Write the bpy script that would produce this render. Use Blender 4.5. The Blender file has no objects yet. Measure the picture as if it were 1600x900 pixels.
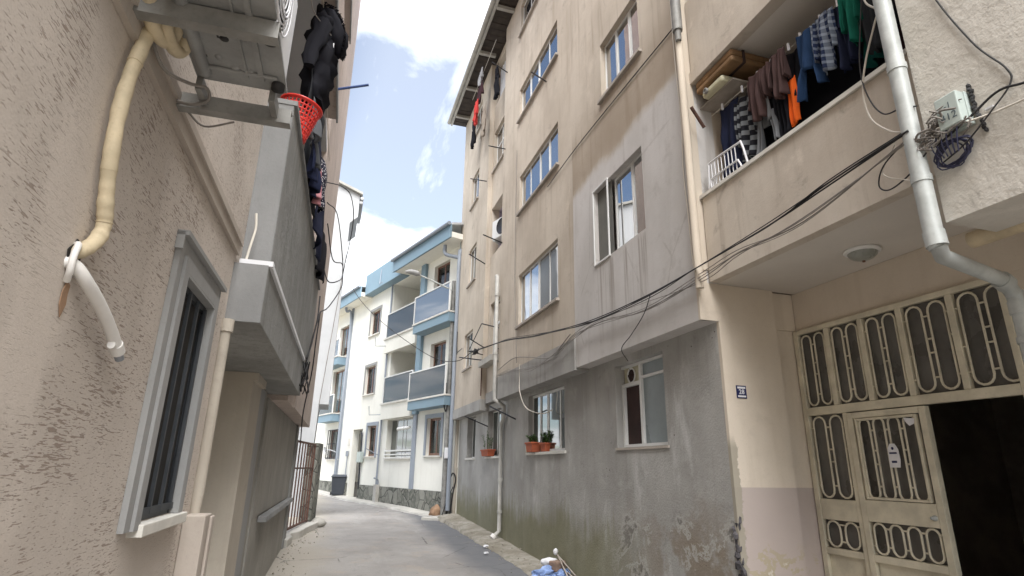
import bpy, bmesh, math, random
from mathutils import Vector, Matrix, noise
random.seed(7)
S = bpy.context.scene
COL = S.collection
PI = math.pi
V = Vector

# ---------------------------------------------------------------- materials
class G:
    def __init__(s, name):
        s.m = bpy.data.materials.new(name); s.m.use_nodes = True
        s.t = s.m.node_tree; s.t.nodes.clear()
        s.out = s.n('ShaderNodeOutputMaterial')
    def n(s, k, **kw):
        x = s.t.nodes.new(k)
        for a, b in kw.items(): setattr(x, a, b)
        return x
    def set(s, sock, v):
        if isinstance(v, bpy.types.NodeSocket): s.t.links.new(v, sock)
        elif isinstance(v, (tuple, list)) and len(v) == 3 and sock.type == 'RGBA': sock.default_value = (*v, 1)
        else: sock.default_value = v
    def pos(s):
        if not hasattr(s, '_p'): s._p = s.n('ShaderNodeNewGeometry').outputs['Position']
        return s._p
    def sep(s):
        if not hasattr(s, '_s'):
            x = s.n('ShaderNodeSeparateXYZ'); s.set(x.inputs[0], s.pos()); s._s = x.outputs
        return s._s
    def vec(s, sc, off=(0, 0, 0)):
        x = s.n('ShaderNodeVectorMath', operation='MULTIPLY_ADD')
        s.set(x.inputs[0], s.pos()); x.inputs[1].default_value = sc; x.inputs[2].default_value = off
        return x.outputs[0]
    def noise(s, sc, scale=1., detail=4, rough=.55, off=(0, 0, 0), dist=0.):
        x = s.n('ShaderNodeTexNoise'); s.set(x.inputs['Vector'], s.vec(sc, off))
        x.inputs['Scale'].default_value = scale; x.inputs['Detail'].default_value = detail
        x.inputs['Roughness'].default_value = rough; x.inputs['Distortion'].default_value = dist
        return x.outputs['Fac']
    def voro(s, sc, scale=1., feature='F1', out='Distance', off=(0, 0, 0)):
        x = s.n('ShaderNodeTexVoronoi', feature=feature); s.set(x.inputs['Vector'], s.vec(sc, off))
        x.inputs['Scale'].default_value = scale
        return x.outputs[out]
    def ramp(s, v, lo, hi, a=0., b=1.):
        x = s.n('ShaderNodeMapRange'); x.interpolation_type = 'SMOOTHSTEP'
        s.set(x.inputs[0], v); s.set(x.inputs[1], lo); s.set(x.inputs[2], hi); s.set(x.inputs[3], a); s.set(x.inputs[4], b)
        return x.outputs[0]
    def math(s, op, a, b=0.):
        x = s.n('ShaderNodeMath', operation=op); s.set(x.inputs[0], a); s.set(x.inputs[1], b)
        return x.outputs[0]
    def mix(s, f, a, b, mode='MIX'):
        x = s.n('ShaderNodeMix', data_type='RGBA', blend_type=mode)
        s.set(x.inputs[0], f); s.set(x.inputs[6], a); s.set(x.inputs[7], b)
        return x.outputs[2]
    def bump(s, h, strength=.3, dist=.01):
        x = s.n('ShaderNodeBump'); x.inputs['Strength'].default_value = strength; x.inputs['Distance'].default_value = dist
        s.set(x.inputs['Height'], h); return x.outputs[0]
    def bsdf(s, col, rough=.85, bump=None, metal=0., spec=.3, ior=None):
        x = s.n('ShaderNodeBsdfPrincipled')
        s.set(x.inputs['Base Color'], col); s.set(x.inputs['Roughness'], rough); s.set(x.inputs['Metallic'], metal)
        x.inputs['Specular IOR Level'].default_value = spec
        if ior: x.inputs['IOR'].default_value = ior
        if bump: s.set(x.inputs['Normal'], bump)
        s.t.links.new(x.outputs[0], s.out.inputs[0]); return s.m

def sc(c, k): return tuple(min(1, v*k) for v in c)
def plain(name, c, rough=.6, metal=0., var=.12, nscale=3., bump=.0, spec=.4):
    g = G(name)
    f = g.noise((1, 1, 1), nscale, 5)
    f2 = g.noise((1, 1, 1), nscale*9, 3)
    col = g.mix(g.ramp(f, .3, .7), sc(c, 1-var), sc(c, 1+var))
    col = g.mix(g.ramp(f2, .55, .8, 0, .35), col, sc(c, 1-2.2*var))
    return g.bsdf(col, g.ramp(f, .2, .8, rough-.08, min(1, rough+.1)), g.bump(f2, bump, .004) if bump else None, metal, spec)

def plaster(name, c1, c2, streak=.4, streak_c=None, grime=.3, scale=1., bump=.25, fine=60, rough=.9):
    """painted render: cloudy tone, vertical rain streaks, speckle and fine grain"""
    g = G(name)
    col = g.mix(g.ramp(g.noise((1, 1, .8), .9*scale, 6, .6), .32, .68), c1, c2)
    sk = g.noise((5, 5, .35), 1.6*scale, 5, .6)
    col = g.mix(g.ramp(sk, .5, .78, 0, streak), col, streak_c or sc(c1, .62))
    blot = g.noise((1, 1, 1), 2.6*scale, 7, .7, (4, 9, 2), .6)
    col = g.mix(g.ramp(blot, .56, .74, 0, grime), col, sc(c1, .66))
    pale = g.noise((1, 1, 1), 1.7*scale, 6, .65, (14, 3, 7), .3)
    col = g.mix(g.ramp(pale, .58, .75, 0, grime*.8), col, sc(c2, 1.2))
    fn = g.noise((1, 1, 1), fine, 4, .7)
    col = g.mix(g.ramp(fn, .52, .75, 0, .25), col, sc(c1, .75))
    h = g.math('ADD', g.math('MULTIPLY', fn, .5), g.math('MULTIPLY', g.noise((1, 1, 1), 6, 5, .6), 1.2))
    return g, col, g.bump(h, bump, .012), rough

def fin(t, **k): g, col, b, r = t; return g.bsdf(col, r, b, spec=.2)

M = {}
TAN1, TAN2 = (.46, .40, .33), (.57, .505, .425)
M['tan'] = fin(plaster('tan_plaster', TAN1, TAN2, .42, (.30, .235, .17), .6))
def sec1():
    g, col, b, r = plaster('patched_plaster', TAN1, TAN2, .55, (.22, .17, .125), .5)
    x, y, z = g.sep()[0], g.sep()[1], g.sep()[2]
    gcol = g.mix(g.ramp(g.noise((1, 1, .5), 1.2, 6, .6, (3, 3, 3)), .3, .7), (.50, .475, .45), (.59, .565, .545))
    gcol = g.mix(g.ramp(g.noise((4, 4, .4), 1.6, 4, .6, (1, 2, 3)), .56, .8, 0, .55), gcol, (.34, .305, .275))
    crk = g.voro((1, 1, .8), .9, 'DISTANCE_TO_EDGE', off=(2, .3, .6))
    crk = g.math('ADD', crk, g.math('MULTIPLY', g.noise((1, 1, 1), 5, 5, .7), .06))
    crk = g.math('MULTIPLY', g.ramp(crk, .042, .034), g.ramp(g.noise((1, 1, 1), .8, 2, .5, (7, 1, 6)), .48, .56))
    gcol = g.mix(g.math('MULTIPLY', crk, .22), gcol, (.22, .19, .165))
    run = g.math('MULTIPLY', g.ramp(g.noise((7, 7, .22), 1.5, 4, .6, (4, 4, 1)), .5, .66), g.math('MULTIPLY', g.ramp(z, 4.32, 4.2), g.ramp(z, 3.0, 3.9)))
    run = g.math('MULTIPLY', run, g.math('MULTIPLY', g.ramp(y, 5.3, 5.5), g.ramp(y, 6.9, 6.7)))
    gcol = g.mix(g.math('MULTIPLY', run, .6), gcol, (.25, .215, .185))
    gcol = g.mix(g.ramp(g.noise((1, 1, 1), 3.2, 6, .7, (1, 9, 4)), .54, .74, 0, .35), gcol, (.33, .30, .275))
    edge = g.math('ADD', z, g.math('MULTIPLY', g.noise((1, 1, 1), 1.3, 4), .7))
    edge = g.math('ADD', edge, g.math('MULTIPLY', y, .02))
    dark = g.math('MULTIPLY', g.ramp(edge, 6.0, 6.4), g.ramp(edge, 6.5, 7.6, 1, 0))
    col = g.mix(g.math('MULTIPLY', dark, .55), col, (.26, .195, .135))
    col = g.mix(g.ramp(edge, 6.10, 6.32, 1, 0), col, gcol)
    return g.bsdf(col, .9, b, spec=.2)
M['sec1'] = sec1()
M['greyband'] = fin(plaster('grey_band_render', (.30, .29, .275), (.40, .39, .37), .5, (.17, .16, .15), .5, 1.4))
def lower():
    g, col, b, r = plaster('weathered_grey_render', (.33, .32, .30), (.44, .43, .408), .38, (.24, .23, .21), .5, 1.1, .35)
    y, z = g.sep()[1], g.sep()[2]
    pale = g.noise((1.7, 1.7, .75), 1., 7, .68, (7, 2, 5), .25)
    col = g.mix(g.ramp(pale, .52, .7, 0, .8), col, (.56, .555, .54))
    # bleached band of washed-out render
    wob = g.math('MULTIPLY', g.noise((1, 1, 1), 1.1, 5, .65), 1.0)
    zz = g.math('ADD', z, g.math('SUBTRACT', .5, wob))
    # brown damp on the entrance end
    bro = g.math('MULTIPLY', g.ramp(y, 7.4, 5.0), g.ramp(zz, 1.55, .9))
    bro = g.math('MULTIPLY', bro, g.ramp(g.noise((1, 1, 1), 1.6, 6, .7, (2, 2, 8)), .42, .56))
    col = g.mix(g.math('MULTIPLY', bro, .85), col, (.25, .205, .155))
    # moss creeping up from the ground
    mz = g.math('ADD', zz, g.math('MULTIPLY', g.noise((9, 9, .5), 1, 4, .6), -.6))
    moss = g.math('MULTIPLY', g.ramp(mz, .90, .35), g.ramp(y, 5.6, 7.6))
    mcol = g.mix(g.noise((1, 1, 1), 5, 6, .7), (.13, .125, .055), (.25, .24, .125))
    col = g.mix(g.math('MULTIPLY', moss, .72), col, mcol)
    # flaking patches with pale rims near the broken corner
    fl = g.noise((1, 1, 1.3), 1.7, 7, .72, (5, 5, 1), .4)
    near = g.math('MULTIPLY', g.ramp(y, 7.4, 6.2), g.ramp(z, 1.35, 1.05))
    rim = g.math('MULTIPLY', g.math('MULTIPLY', g.ramp(fl, .555, .57), g.ramp(fl, .60, .61, 1, 0)), near)
    hole = g.math('MULTIPLY', g.ramp(fl, .62, .64), near)
    col = g.mix(g.math('MULTIPLY', rim, .8), col, (.46, .45, .42))
    col = g.mix(g.math('MULTIPLY', hole, .75), col, (.15, .14, .125))
    # small chips
    ch = g.voro((1, 1, 1), 7.5, off=(.3, .1, .7))
    col = g.mix(g.math('MULTIPLY', g.ramp(ch, .085, .05), g.ramp(g.noise((1, 1, 1), 1.1, 2, .5, (9, 9, 9)), .52, .6)), col, (.08, .07, .065))
    hb = g.bump(g.math('ADD', g.math('MULTIPLY', fl, 1.), g.math('MULTIPLY', g.noise((1, 1, 1), 45, 4), .4)), .45, .02)
    return g.bsdf(col, .92, hb, spec=.2)
M['lower'] = lower()
def cream():
    g, col, b, r = plaster('entrance_cream_paint', (.57, .495, .405), (.66, .585, .49), .22, (.42, .34, .25), .22, .8, .12)
    x, y, z = g.sep()[0], g.sep()[1], g.sep()[2]
    dado = g.mix(g.noise((1, 1, 1), 2, 5), (.43, .365, .335), (.50, .43, .395))
    col = g.mix(g.ramp(z, 1.472, 1.478, 1, 0), col, dado)
    fl = g.noise((1, 1, 1), 3.1, 7, .7, (8, 1, 3), .4)
    low = g.ramp(g.math('ADD', z, g.math('MULTIPLY', g.math('SUBTRACT', x, 3.5), .25)), 1.22, .95)
    col = g.mix(g.math('MULTIPLY', g.math('MULTIPLY', g.ramp(fl, .5, .53), low), .85), col, (.42, .36, .25))
    col = g.mix(g.math('MULTIPLY', g.math('MULTIPLY', g.ramp(fl, .585, .595), low), .85), col, (.60, .56, .48))
    # chipped edge of the pillar
    ed = g.math('ADD', g.math('SUBTRACT', x, 3.483), g.math('MULTIPLY', g.noise((1, 1, 1), 6, 6, .7, (2, 7, 4)), -.22))
    edm = g.math('MULTIPLY', g.ramp(ed, -.04, -.055), g.math('MULTIPLY', g.ramp(z, 1.95, 1.8), g.ramp(x, 3.42, 3.44)))
    col = g.mix(g.math('MULTIPLY', edm, .9), col, (.34, .31, .25))
    # brown crack running diagonally
    return g.bsdf(col, .85, b, spec=.25)
M['cream'] = cream()
M['balc'] = fin(plaster('balcony_render', (.48, .42, .355), (.60, .54, .465), .45, (.33, .275, .225), .8, 1.2))
M['soffit'] = fin(plaster('soffit_paint', (.60, .56, .51), (.67, .63, .575), .05, None, .18, .7, .08))
M['neigh'] = fin(plaster('pale_rough_render', (.54, .51, .455), (.64, .61, .555), .15, (.45, .40, .34), .5, 1.6, .8, 26))
def stucco(name, c1, c2, groove, amt=1.):
    g = G(name)
    col = g.mix(g.ramp(g.noise((1, 1, 1), 1.1, 6, .6), .3, .7), c1, c2)
    col = g.mix(g.ramp(g.noise((1, 1, .7), 3.2, 6, .65, (2, 8, 4)), .5, .72, 0, .5), col, sc(c2, 1.12))
    col = g.mix(g.ramp(g.noise((1, 1, .6), 2.1, 5, .65, (8, 2, 6)), .54, .74, 0, .5), col, sc(c1, .72))
    d = g.noise((21, 21, 190), 1., 3, .55, (0, 0, 0), .4)
    d2 = g.noise((34, 34, 210), 1., 2, .5, (3, 7, 1), .3)
    cover = g.ramp(g.noise((1, 1, 1), 3.3, 5, .65, (5, 1, 2)), .34, .66, .065, -.09)
    gr = g.ramp(g.math('ADD', d, cover), .60, .64)
    gr2 = g.ramp(d2, .63, .67)
    cut = g.math('MAXIMUM', gr, g.math('MULTIPLY', gr2, .7))
    if name == 'grooved_stucco':      # made-good smooth plaster round the pipe run and below the window sill
        y, z = g.sep()[1], g.sep()[2]; wb_ = g.math('MULTIPLY', g.math('SUBTRACT', g.noise((1, 1, 1), 5, 5, .65, (1, 6, 2)), .5), .34)
        b1 = g.ramp(g.math('ABSOLUTE', g.math('ADD', g.math('SUBTRACT', y, 1.53), wb_)), .15, .07)
        b1 = g.math('MULTIPLY', b1, g.ramp(g.math('ADD', z, wb_), 1.62, 1.75))
        b2 = g.math('MULTIPLY', g.ramp(g.math('ABSOLUTE', g.math('ADD', g.math('SUBTRACT', y, 2.78), wb_)), .42, .3), g.ramp(g.math('ADD', z, wb_), 1.40, 1.34))
        sm = g.math('MAXIMUM', b1, b2); cut = g.math('MULTIPLY', cut, g.math('SUBTRACT', 1., g.math('MULTIPLY', sm, .85)))
        col = g.mix(g.math('MULTIPLY', b1, .5), col, sc(c2, 1.1)); col = g.mix(g.math('MULTIPLY', b2, .3), col, sc(c1, .85))
    fn = g.noise((1, 1, 1), 130, 3, .7)
    col = g.mix(g.math('MULTIPLY', cut, .72*amt), col, groove)
    col = g.mix(g.ramp(fn, .5, .75, 0, .3), col, sc(c1, .72))
    col = g.mix(g.ramp(g.noise((3, 3, .5), 1.2, 5, .6, (6, 6, 6)), .55, .8, 0, .35), col, sc(c1, .75))
    h = g.math('SUBTRACT', g.math('MULTIPLY', fn, .35), g.math('MULTIPLY', cut, 1.))
    return g.bsdf(col, .92, g.bump(h, .6, .006), spec=.2)
M['stucco'] = stucco('grooved_stucco', (.50, .445, .395), (.58, .52, .465), (.23, .17, .135))
M['stuccoB'] = stucco('pink_stucco', (.46, .39, .35), (.54, .46, .41), (.33, .26, .22), .7)
M['trim'] = fin(plaster('grey_trim_paint', (.275, .275, .27), (.33, .33, .325), .25, None, .2, 1.5, .1))
M['band'] = fin(plaster('beige_trim', (.40, .35, .305), (.46, .41, .36), .2, None, .35, 2., .15))
M['greyrough'] = fin(plaster('grey_rough_render', (.215, .215, .205), (.29, .29, .28), .6, (.13, .13, .12), .8, 1.5, .9, 38))
M['greyface'] = fin(plaster('grey_smooth_render', (.20, .20, .198), (.255, .255, .252), .5, (.14, .14, .135), .55, 1.3, .2))
M['garage'] = fin(plaster('garage_render', (.26, .25, .225), (.33, .315, .285), .3, (.19, .175, .15), .35, 1.3, .7, 40))
M['jamb'] = fin(plaster('beige_pilaster', (.40, .36, .305), (.47, .425, .36), .3, (.30, .26, .21), .35, 1.5, .2))
M['white_r'] = fin(plaster('white_render', (.76, .745, .68), (.82, .81, .745), .22, (.55, .53, .48), .15, .8, .05))
M['palegrey'] = fin(plaster('pale_grey_render', (.44, .45, .46), (.52, .53, .54), .15, None, .2, .6, .05))
M['blue'] = plain('blue_grey_paint', (.20, .29, .355), .6, 0, .06, 1.)
M['slate'] = plain('slate_grey_paint', (.27, .30, .345), .6, 0, .06, 1.)
def stone():
    g = G('crazy_paving_stone')
    cell = g.voro((1, 1, 1), 3.1, 'F1', 'Color'); e = g.voro((1, 1, 1), 3.1, 'DISTANCE_TO_EDGE')
    s = g.n('ShaderNodeSeparateColor'); g.set(s.inputs[0], cell)
    col = g.mix(s.outputs[0], (.10, .105, .09), (.25, .25, .22))
    col = g.mix(g.ramp(g.noise((1, 1, 1), 9, 6, .7), .4, .7, 0, .7), col, (.30, .29, .25))
    col = g.mix(g.ramp(e, .035, .012), col, (.06, .06, .055))
    return g.bsdf(col, .85, g.bump(g.ramp(e, 0, .06), .6, .03), spec=.2)
M['stone'] = stone()
M['upvc'] = plain('white_upvc', (.74, .74, .72), .45, 0, .05, 2.)
M['aluframe'] = plain('grey_frame', (.45, .45, .44), .4, .3, .06)
M['brownframe'] = plain('brown_window_frame', (.16, .078, .05), .45, 0, .1)
M['sill'] = plain('stone_sill', (.36, .32, .28), .8, 0, .18, 6.)
M['marble'] = plain('white_marble_sill', (.62, .60, .55), .6, 0, .1, 5.)
def glass(name, c=(.02, .024, .03), ior=6.0, rough=.015):
    g = G(name); b = g.noise((1, 1, 1), 1.2, 2)
    return g.bsdf(c, rough, g.bump(b, .05, .02), 0, .5, ior)
M['glass'] = glass('window_glass')
M['glass_lo'] = glass('shaded_window_glass', (.03, .04, .034), 2.7, .03)
def clear(name, tint, ior=1.9, rough=.02):
    g = G(name)
    t = g.n('ShaderNodeBsdfTransparent'); g.set(t.inputs[0], tint)
    gl = g.n('ShaderNodeBsdfGlossy'); gl.inputs['Roughness'].default_value = rough
    fr = g.n('ShaderNodeFresnel'); fr.inputs[0].default_value = ior
    mx = g.n('ShaderNodeMixShader')
    g.t.links.new(fr.outputs[0], mx.inputs[0]); g.t.links.new(t.outputs[0], mx.inputs[1]); g.t.links.new(gl.outputs[0], mx.inputs[2])
    g.t.links.new(mx.outputs[0], g.out.inputs[0]); return g.m
def smoked(name, c, ior=1.7):
    m = clear(name, (.62, .66, .68), ior); t = m.node_tree; mx = [n for n in t.nodes if n.type == 'MIX_SHADER'][0]
    df = t.nodes.new('ShaderNodeBsdfDiffuse'); df.inputs[0].default_value = (*c, 1); m2 = t.nodes.new('ShaderNodeMixShader'); m2.inputs[0].default_value = .2
    src = mx.inputs[1].links[0].from_socket
    t.links.new(src, m2.inputs[1]); t.links.new(df.outputs[0], m2.inputs[2]); t.links.new(m2.outputs[0], mx.inputs[1]); return m
M['balglass'] = smoked('tinted_balcony_glass', (.30, .33, .35), 1.5)
M['skyglass'] = smoked('reflective_balcony_glass', (.42, .46, .50), 4.0)
M['clearpane'] = clear('clear_pane', (.75, .78, .77), 1.5)
M['frost'] = plain('frosted_glass', (.23, .27, .28), .3, 0, .12, 2.)
M['curtain'] = plain('net_curtain', (.50, .50, .48), .9, 0, .1, 4.)
M['browncurt'] = plain('maroon_curtain', (.05, .03, .028), .9, 0, .25, 5.)
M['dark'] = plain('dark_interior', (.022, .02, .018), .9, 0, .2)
M['screenmesh'] = plain('grey_fly_screen', (.15, .15, .135), .8, 0, .12)
M['hall'] = plain('hall_plaster', (.34, .30, .26), .9, 0, .2)
M['iron'] = plain('black_iron', (.035, .037, .045), .5, .3, .2)
M['navyiron'] = plain('dark_blue_iron', (.045, .05, .056), .5, .2, .2, 5)
M['rust'] = plain('rusty_iron', (.115, .06, .045), .75, .1, .3, 12., .3)
M['gatepaint'] = plain('yellowed_cream_paint', (.60, .555, .435), .5, 0, .14, 5., .1)
M['dirtyglass'] = plain('dusty_door_glass', (.13, .125, .115), .3, 0, .2, 3.)
M['galv'] = plain('galvanised_steel', (.44, .46, .445), .5, .12, .15, 7.)
M['greymetal'] = plain('grey_painted_metal', (.27, .272, .265), .5, .1, .16, 9., .1)
M['darkmetal'] = plain('weathered_bracket_metal', (.24, .235, .22), .6, .2, .22, 9., .15)
M['acwhite'] = plain('ac_white_casing', (.66, .66, .66), .4, 0, .05, 3.)
M['pipecream'] = plain('aged_cream_tape', (.56, .47, .32), .7, 0, .16, 9., .25)
M['pvc'] = plain('white_pvc_hose', (.74, .72, .69), .45, 0, .06, 8.)
M['greyplast'] = plain('grey_plastic', (.26, .28, .31), .5, 0, .1)
M['cablek'] = plain('black_cable', (.022, .021, .022), .6, 0, .2)
M['cableg'] = plain('grey_cable', (.23, .21, .19), .6, 0, .2)
M['cablew'] = plain('off_white_cable', (.62, .58, .51), .6, 0, .1)
M['cableb'] = plain('blue_black_cable', (.04, .042, .085), .55, 0, .2)
M['red'] = plain('red_plastic', (.62, .035, .025), .4, 0, .06)
M['bluepole'] = plain('blue_painted_pole', (.06, .10, .25), .5, .1, .2)
M['wood'] = plain('dark_eave_board', (.045, .036, .03), .9, 0, .3, 6.)
M['fascia'] = plain('grey_fascia', (.36, .35, .32), .7, 0, .15, 3.)
M['tile'] = plain('clay_roof_tile', (.36, .13, .08), .85, 0, .25, 6.)
M['terra'] = plain('terracotta_pot', (.40, .105, .05), .75, 0, .15, 8.)
M['leaf'] = plain('plant_leaf', (.06, .11, .03), .6, 0, .35, 18.)
M['soil'] = plain('potting_soil', (.05, .035, .025), .95, 0, .3, 20.)
M['bin'] = plain('dark_grey_bin_plastic', (.055, .062, .075), .55, 0, .12)
M['card'] = plain('brown_suitcase_leather', (.23, .135, .065), .7, 0, .2, 5.)
M['oldplastic'] = plain('yellowed_plastic', (.50, .47, .33), .5, 0, .12, 5.)
M['jbox'] = plain('pale_green_grey_box', (.44, .50, .47), .5, 0, .07, 5.)
M['ink'] = plain('faded_ink', (.10, .13, .15), .8, 0, .1)
M['signblue'] = plain('navy_enamel', (.02, .025, .09), .35, 0, .08)
M['signwhite'] = plain('white_enamel', (.70, .70, .72), .4, 0, .05)
M['paper'] = plain('white_paper', (.72, .72, .74), .8, 0, .06, 9.)
M['purple'] = plain('lilac_paint', (.42, .37, .45), .9, 0, .08, 1.5)
M['corr'] = plain('white_corrugated_sheet', (.66, .68, .70), .6, 0, .08, 3.)
M['lampglass'] = plain('ribbed_lamp_glass', (.30, .31, .28), .3, 0, .1, 8.)
M['rubble'] = plain('broken_masonry', (.085, .08, .085), .95, 0, .5, 14., .8)
M['rock'] = plain('brown_stone', (.30, .19, .12), .9, 0, .3, 5., .5)
M['brick'] = plain('old_brick', (.25, .17, .13), .9, 0, .25, 9., .4)
M['bluebag'] = plain('blue_plastic_bag', (.20, .29, .52), .4, 0, .25, 9., .4)
M['timber'] = plain('grey_timber', (.33, .29, .25), .85, 0, .25, 9.)
def asphalt():
    g = G('road_surface')
    x, y = g.sep()[0], g.sep()[1]
    c = g.mix(g.ramp(g.noise((1, 1, 1), .8, 7, .65), .3, .7), (.245, .232, .22), (.34, .325, .31))
    c = g.mix(g.ramp(g.noise((1, 1, 1), 1.9, 6, .7, (3, 8, 0)), .52, .7, 0, .5), c, (.36, .305, .25))
    c = g.mix(g.ramp(g.noise((1.6, .3, 1), 1.5, 5, .6, (1, 4, 0)), .56, .75, 0, .5), c, (.40, .395, .385))
    # newer dark asphalt strip along the right-hand side, its edge wandering
    w = g.math('MULTIPLY', g.math('SUBTRACT', g.noise((1, .6, 1), 1.1, 4, .6), .5), .8)
    e = g.math('ADD', x, w)
    strip = g.math('MULTIPLY', g.ramp(e, 2.08, 2.62), g.ramp(y, 19.5, 17))
    dk = g.mix(g.noise((1, 1, 1), 4, 6, .7), (.105, .11, .12), (.17, .172, .18))
    c = g.mix(g.math('MULTIPLY', strip, .96), c, dk)
    c = g.mix(g.ramp(g.noise((1, .5, 1), 2.6, 7, .72, (6, 2, 0)), .55, .68, 0, .55), c, (.20, .19, .18))
    c = g.mix(g.ramp(g.noise((1, 1, 1), 6.5, 5, .7, (3, 3, 0)), .64, .70, 0, .6), c, (.14, .135, .13))
    # pale dusty rim along left
    c = g.mix(g.math('MULTIPLY', g.ramp(g.math('ADD', x, w), .55, -.25), .75), c, (.38, .345, .29))
    sp = g.noise((1, 1, 1), 95, 3, .7)
    c = g.mix(g.ramp(sp, .48, .7, 0, .42), c, (.15, .145, .14))
    cr = g.voro((1, 1, 1), .75, 'DISTANCE_TO_EDGE')
    crk = g.math('MULTIPLY', g.ramp(g.math('ADD', cr, g.math('MULTIPLY', g.noise((1, 1, 1), 6, 4), .05)), .036, .026), g.ramp(g.noise((1, 1, 1), .5, 2, .5, (4, 1, 6)), .52, .58))
    c = g.mix(g.math('MULTIPLY', crk, .8), c, (.10, .095, .09))
    return g.bsdf(c, .9, g.bump(sp, .5, .008), spec=.25)
M['road'] = asphalt()
def paving():
    g = G('dusty_concrete_strip')
    c = g.mix(g.ramp(g.noise((1, 1, 1), 2.2, 7, .7), .35, .65), (.25, .225, .18), (.40, .375, .325))
    c = g.mix(g.ramp(g.noise((1, 1, 1), 5, 6, .7, (3, 1, 1)), .55, .7, 0, .7), c, (.15, .12, .085))
    c = g.mix(g.ramp(g.noise((1, 1, 1), 3.5, 5, .7, (9, 1, 1)), .58, .72, 0, .6), c, (.13, .13, .07))
    sp = g.noise((1, 1, 1), 70, 4, .75)
    c = g.mix(g.ramp(sp, .5, .7, 0, .5), c, (.14, .125, .10))
    return g.bsdf(c, .95, g.bump(g.math('ADD', sp, g.noise((1, 1, 1), 8, 6, .7)), .8, .02), spec=.15)
M['paving'] = paving()
M['concrete'] = fin(plaster('pale_concrete', (.40, .385, .35), (.52, .50, .46), .05, None, .5, 2.5, .5))

def fabric(name, c, c2=None, mode=None, k=40.):
    g = G(name)
    col = g.mix(g.noise((1, 1, 1), 7, 4, .6), sc(c, .75), sc(c, 1.2))
    y, z = g.sep()[1], g.sep()[2]
    if mode == 'stripe':
        s_ = g.math('GREATER_THAN', g.math('SINE', g.math('MULTIPLY', z, k)), .1)
        col = g.mix(s_, col, c2)
    if mode == 'check':
        a = g.math('GREATER_THAN', g.math('SINE', g.math('MULTIPLY', z, k)), .35)
        b = g.math('GREATER_THAN', g.math('SINE', g.math('MULTIPLY', y, k)), .35)
        col = g.mix(g.math('MULTIPLY', g.math('ADD', a, b), .42), col, c2)
    if mode == 'dots':
        d = g.voro((1, 1, 1), k)
        col = g.mix(g.ramp(d, .38, .30), col, c2)
    return g.bsdf(col, .92, g.bump(g.noise((1, 1, 1), 160, 3), .3, .003), spec=.12)

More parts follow.
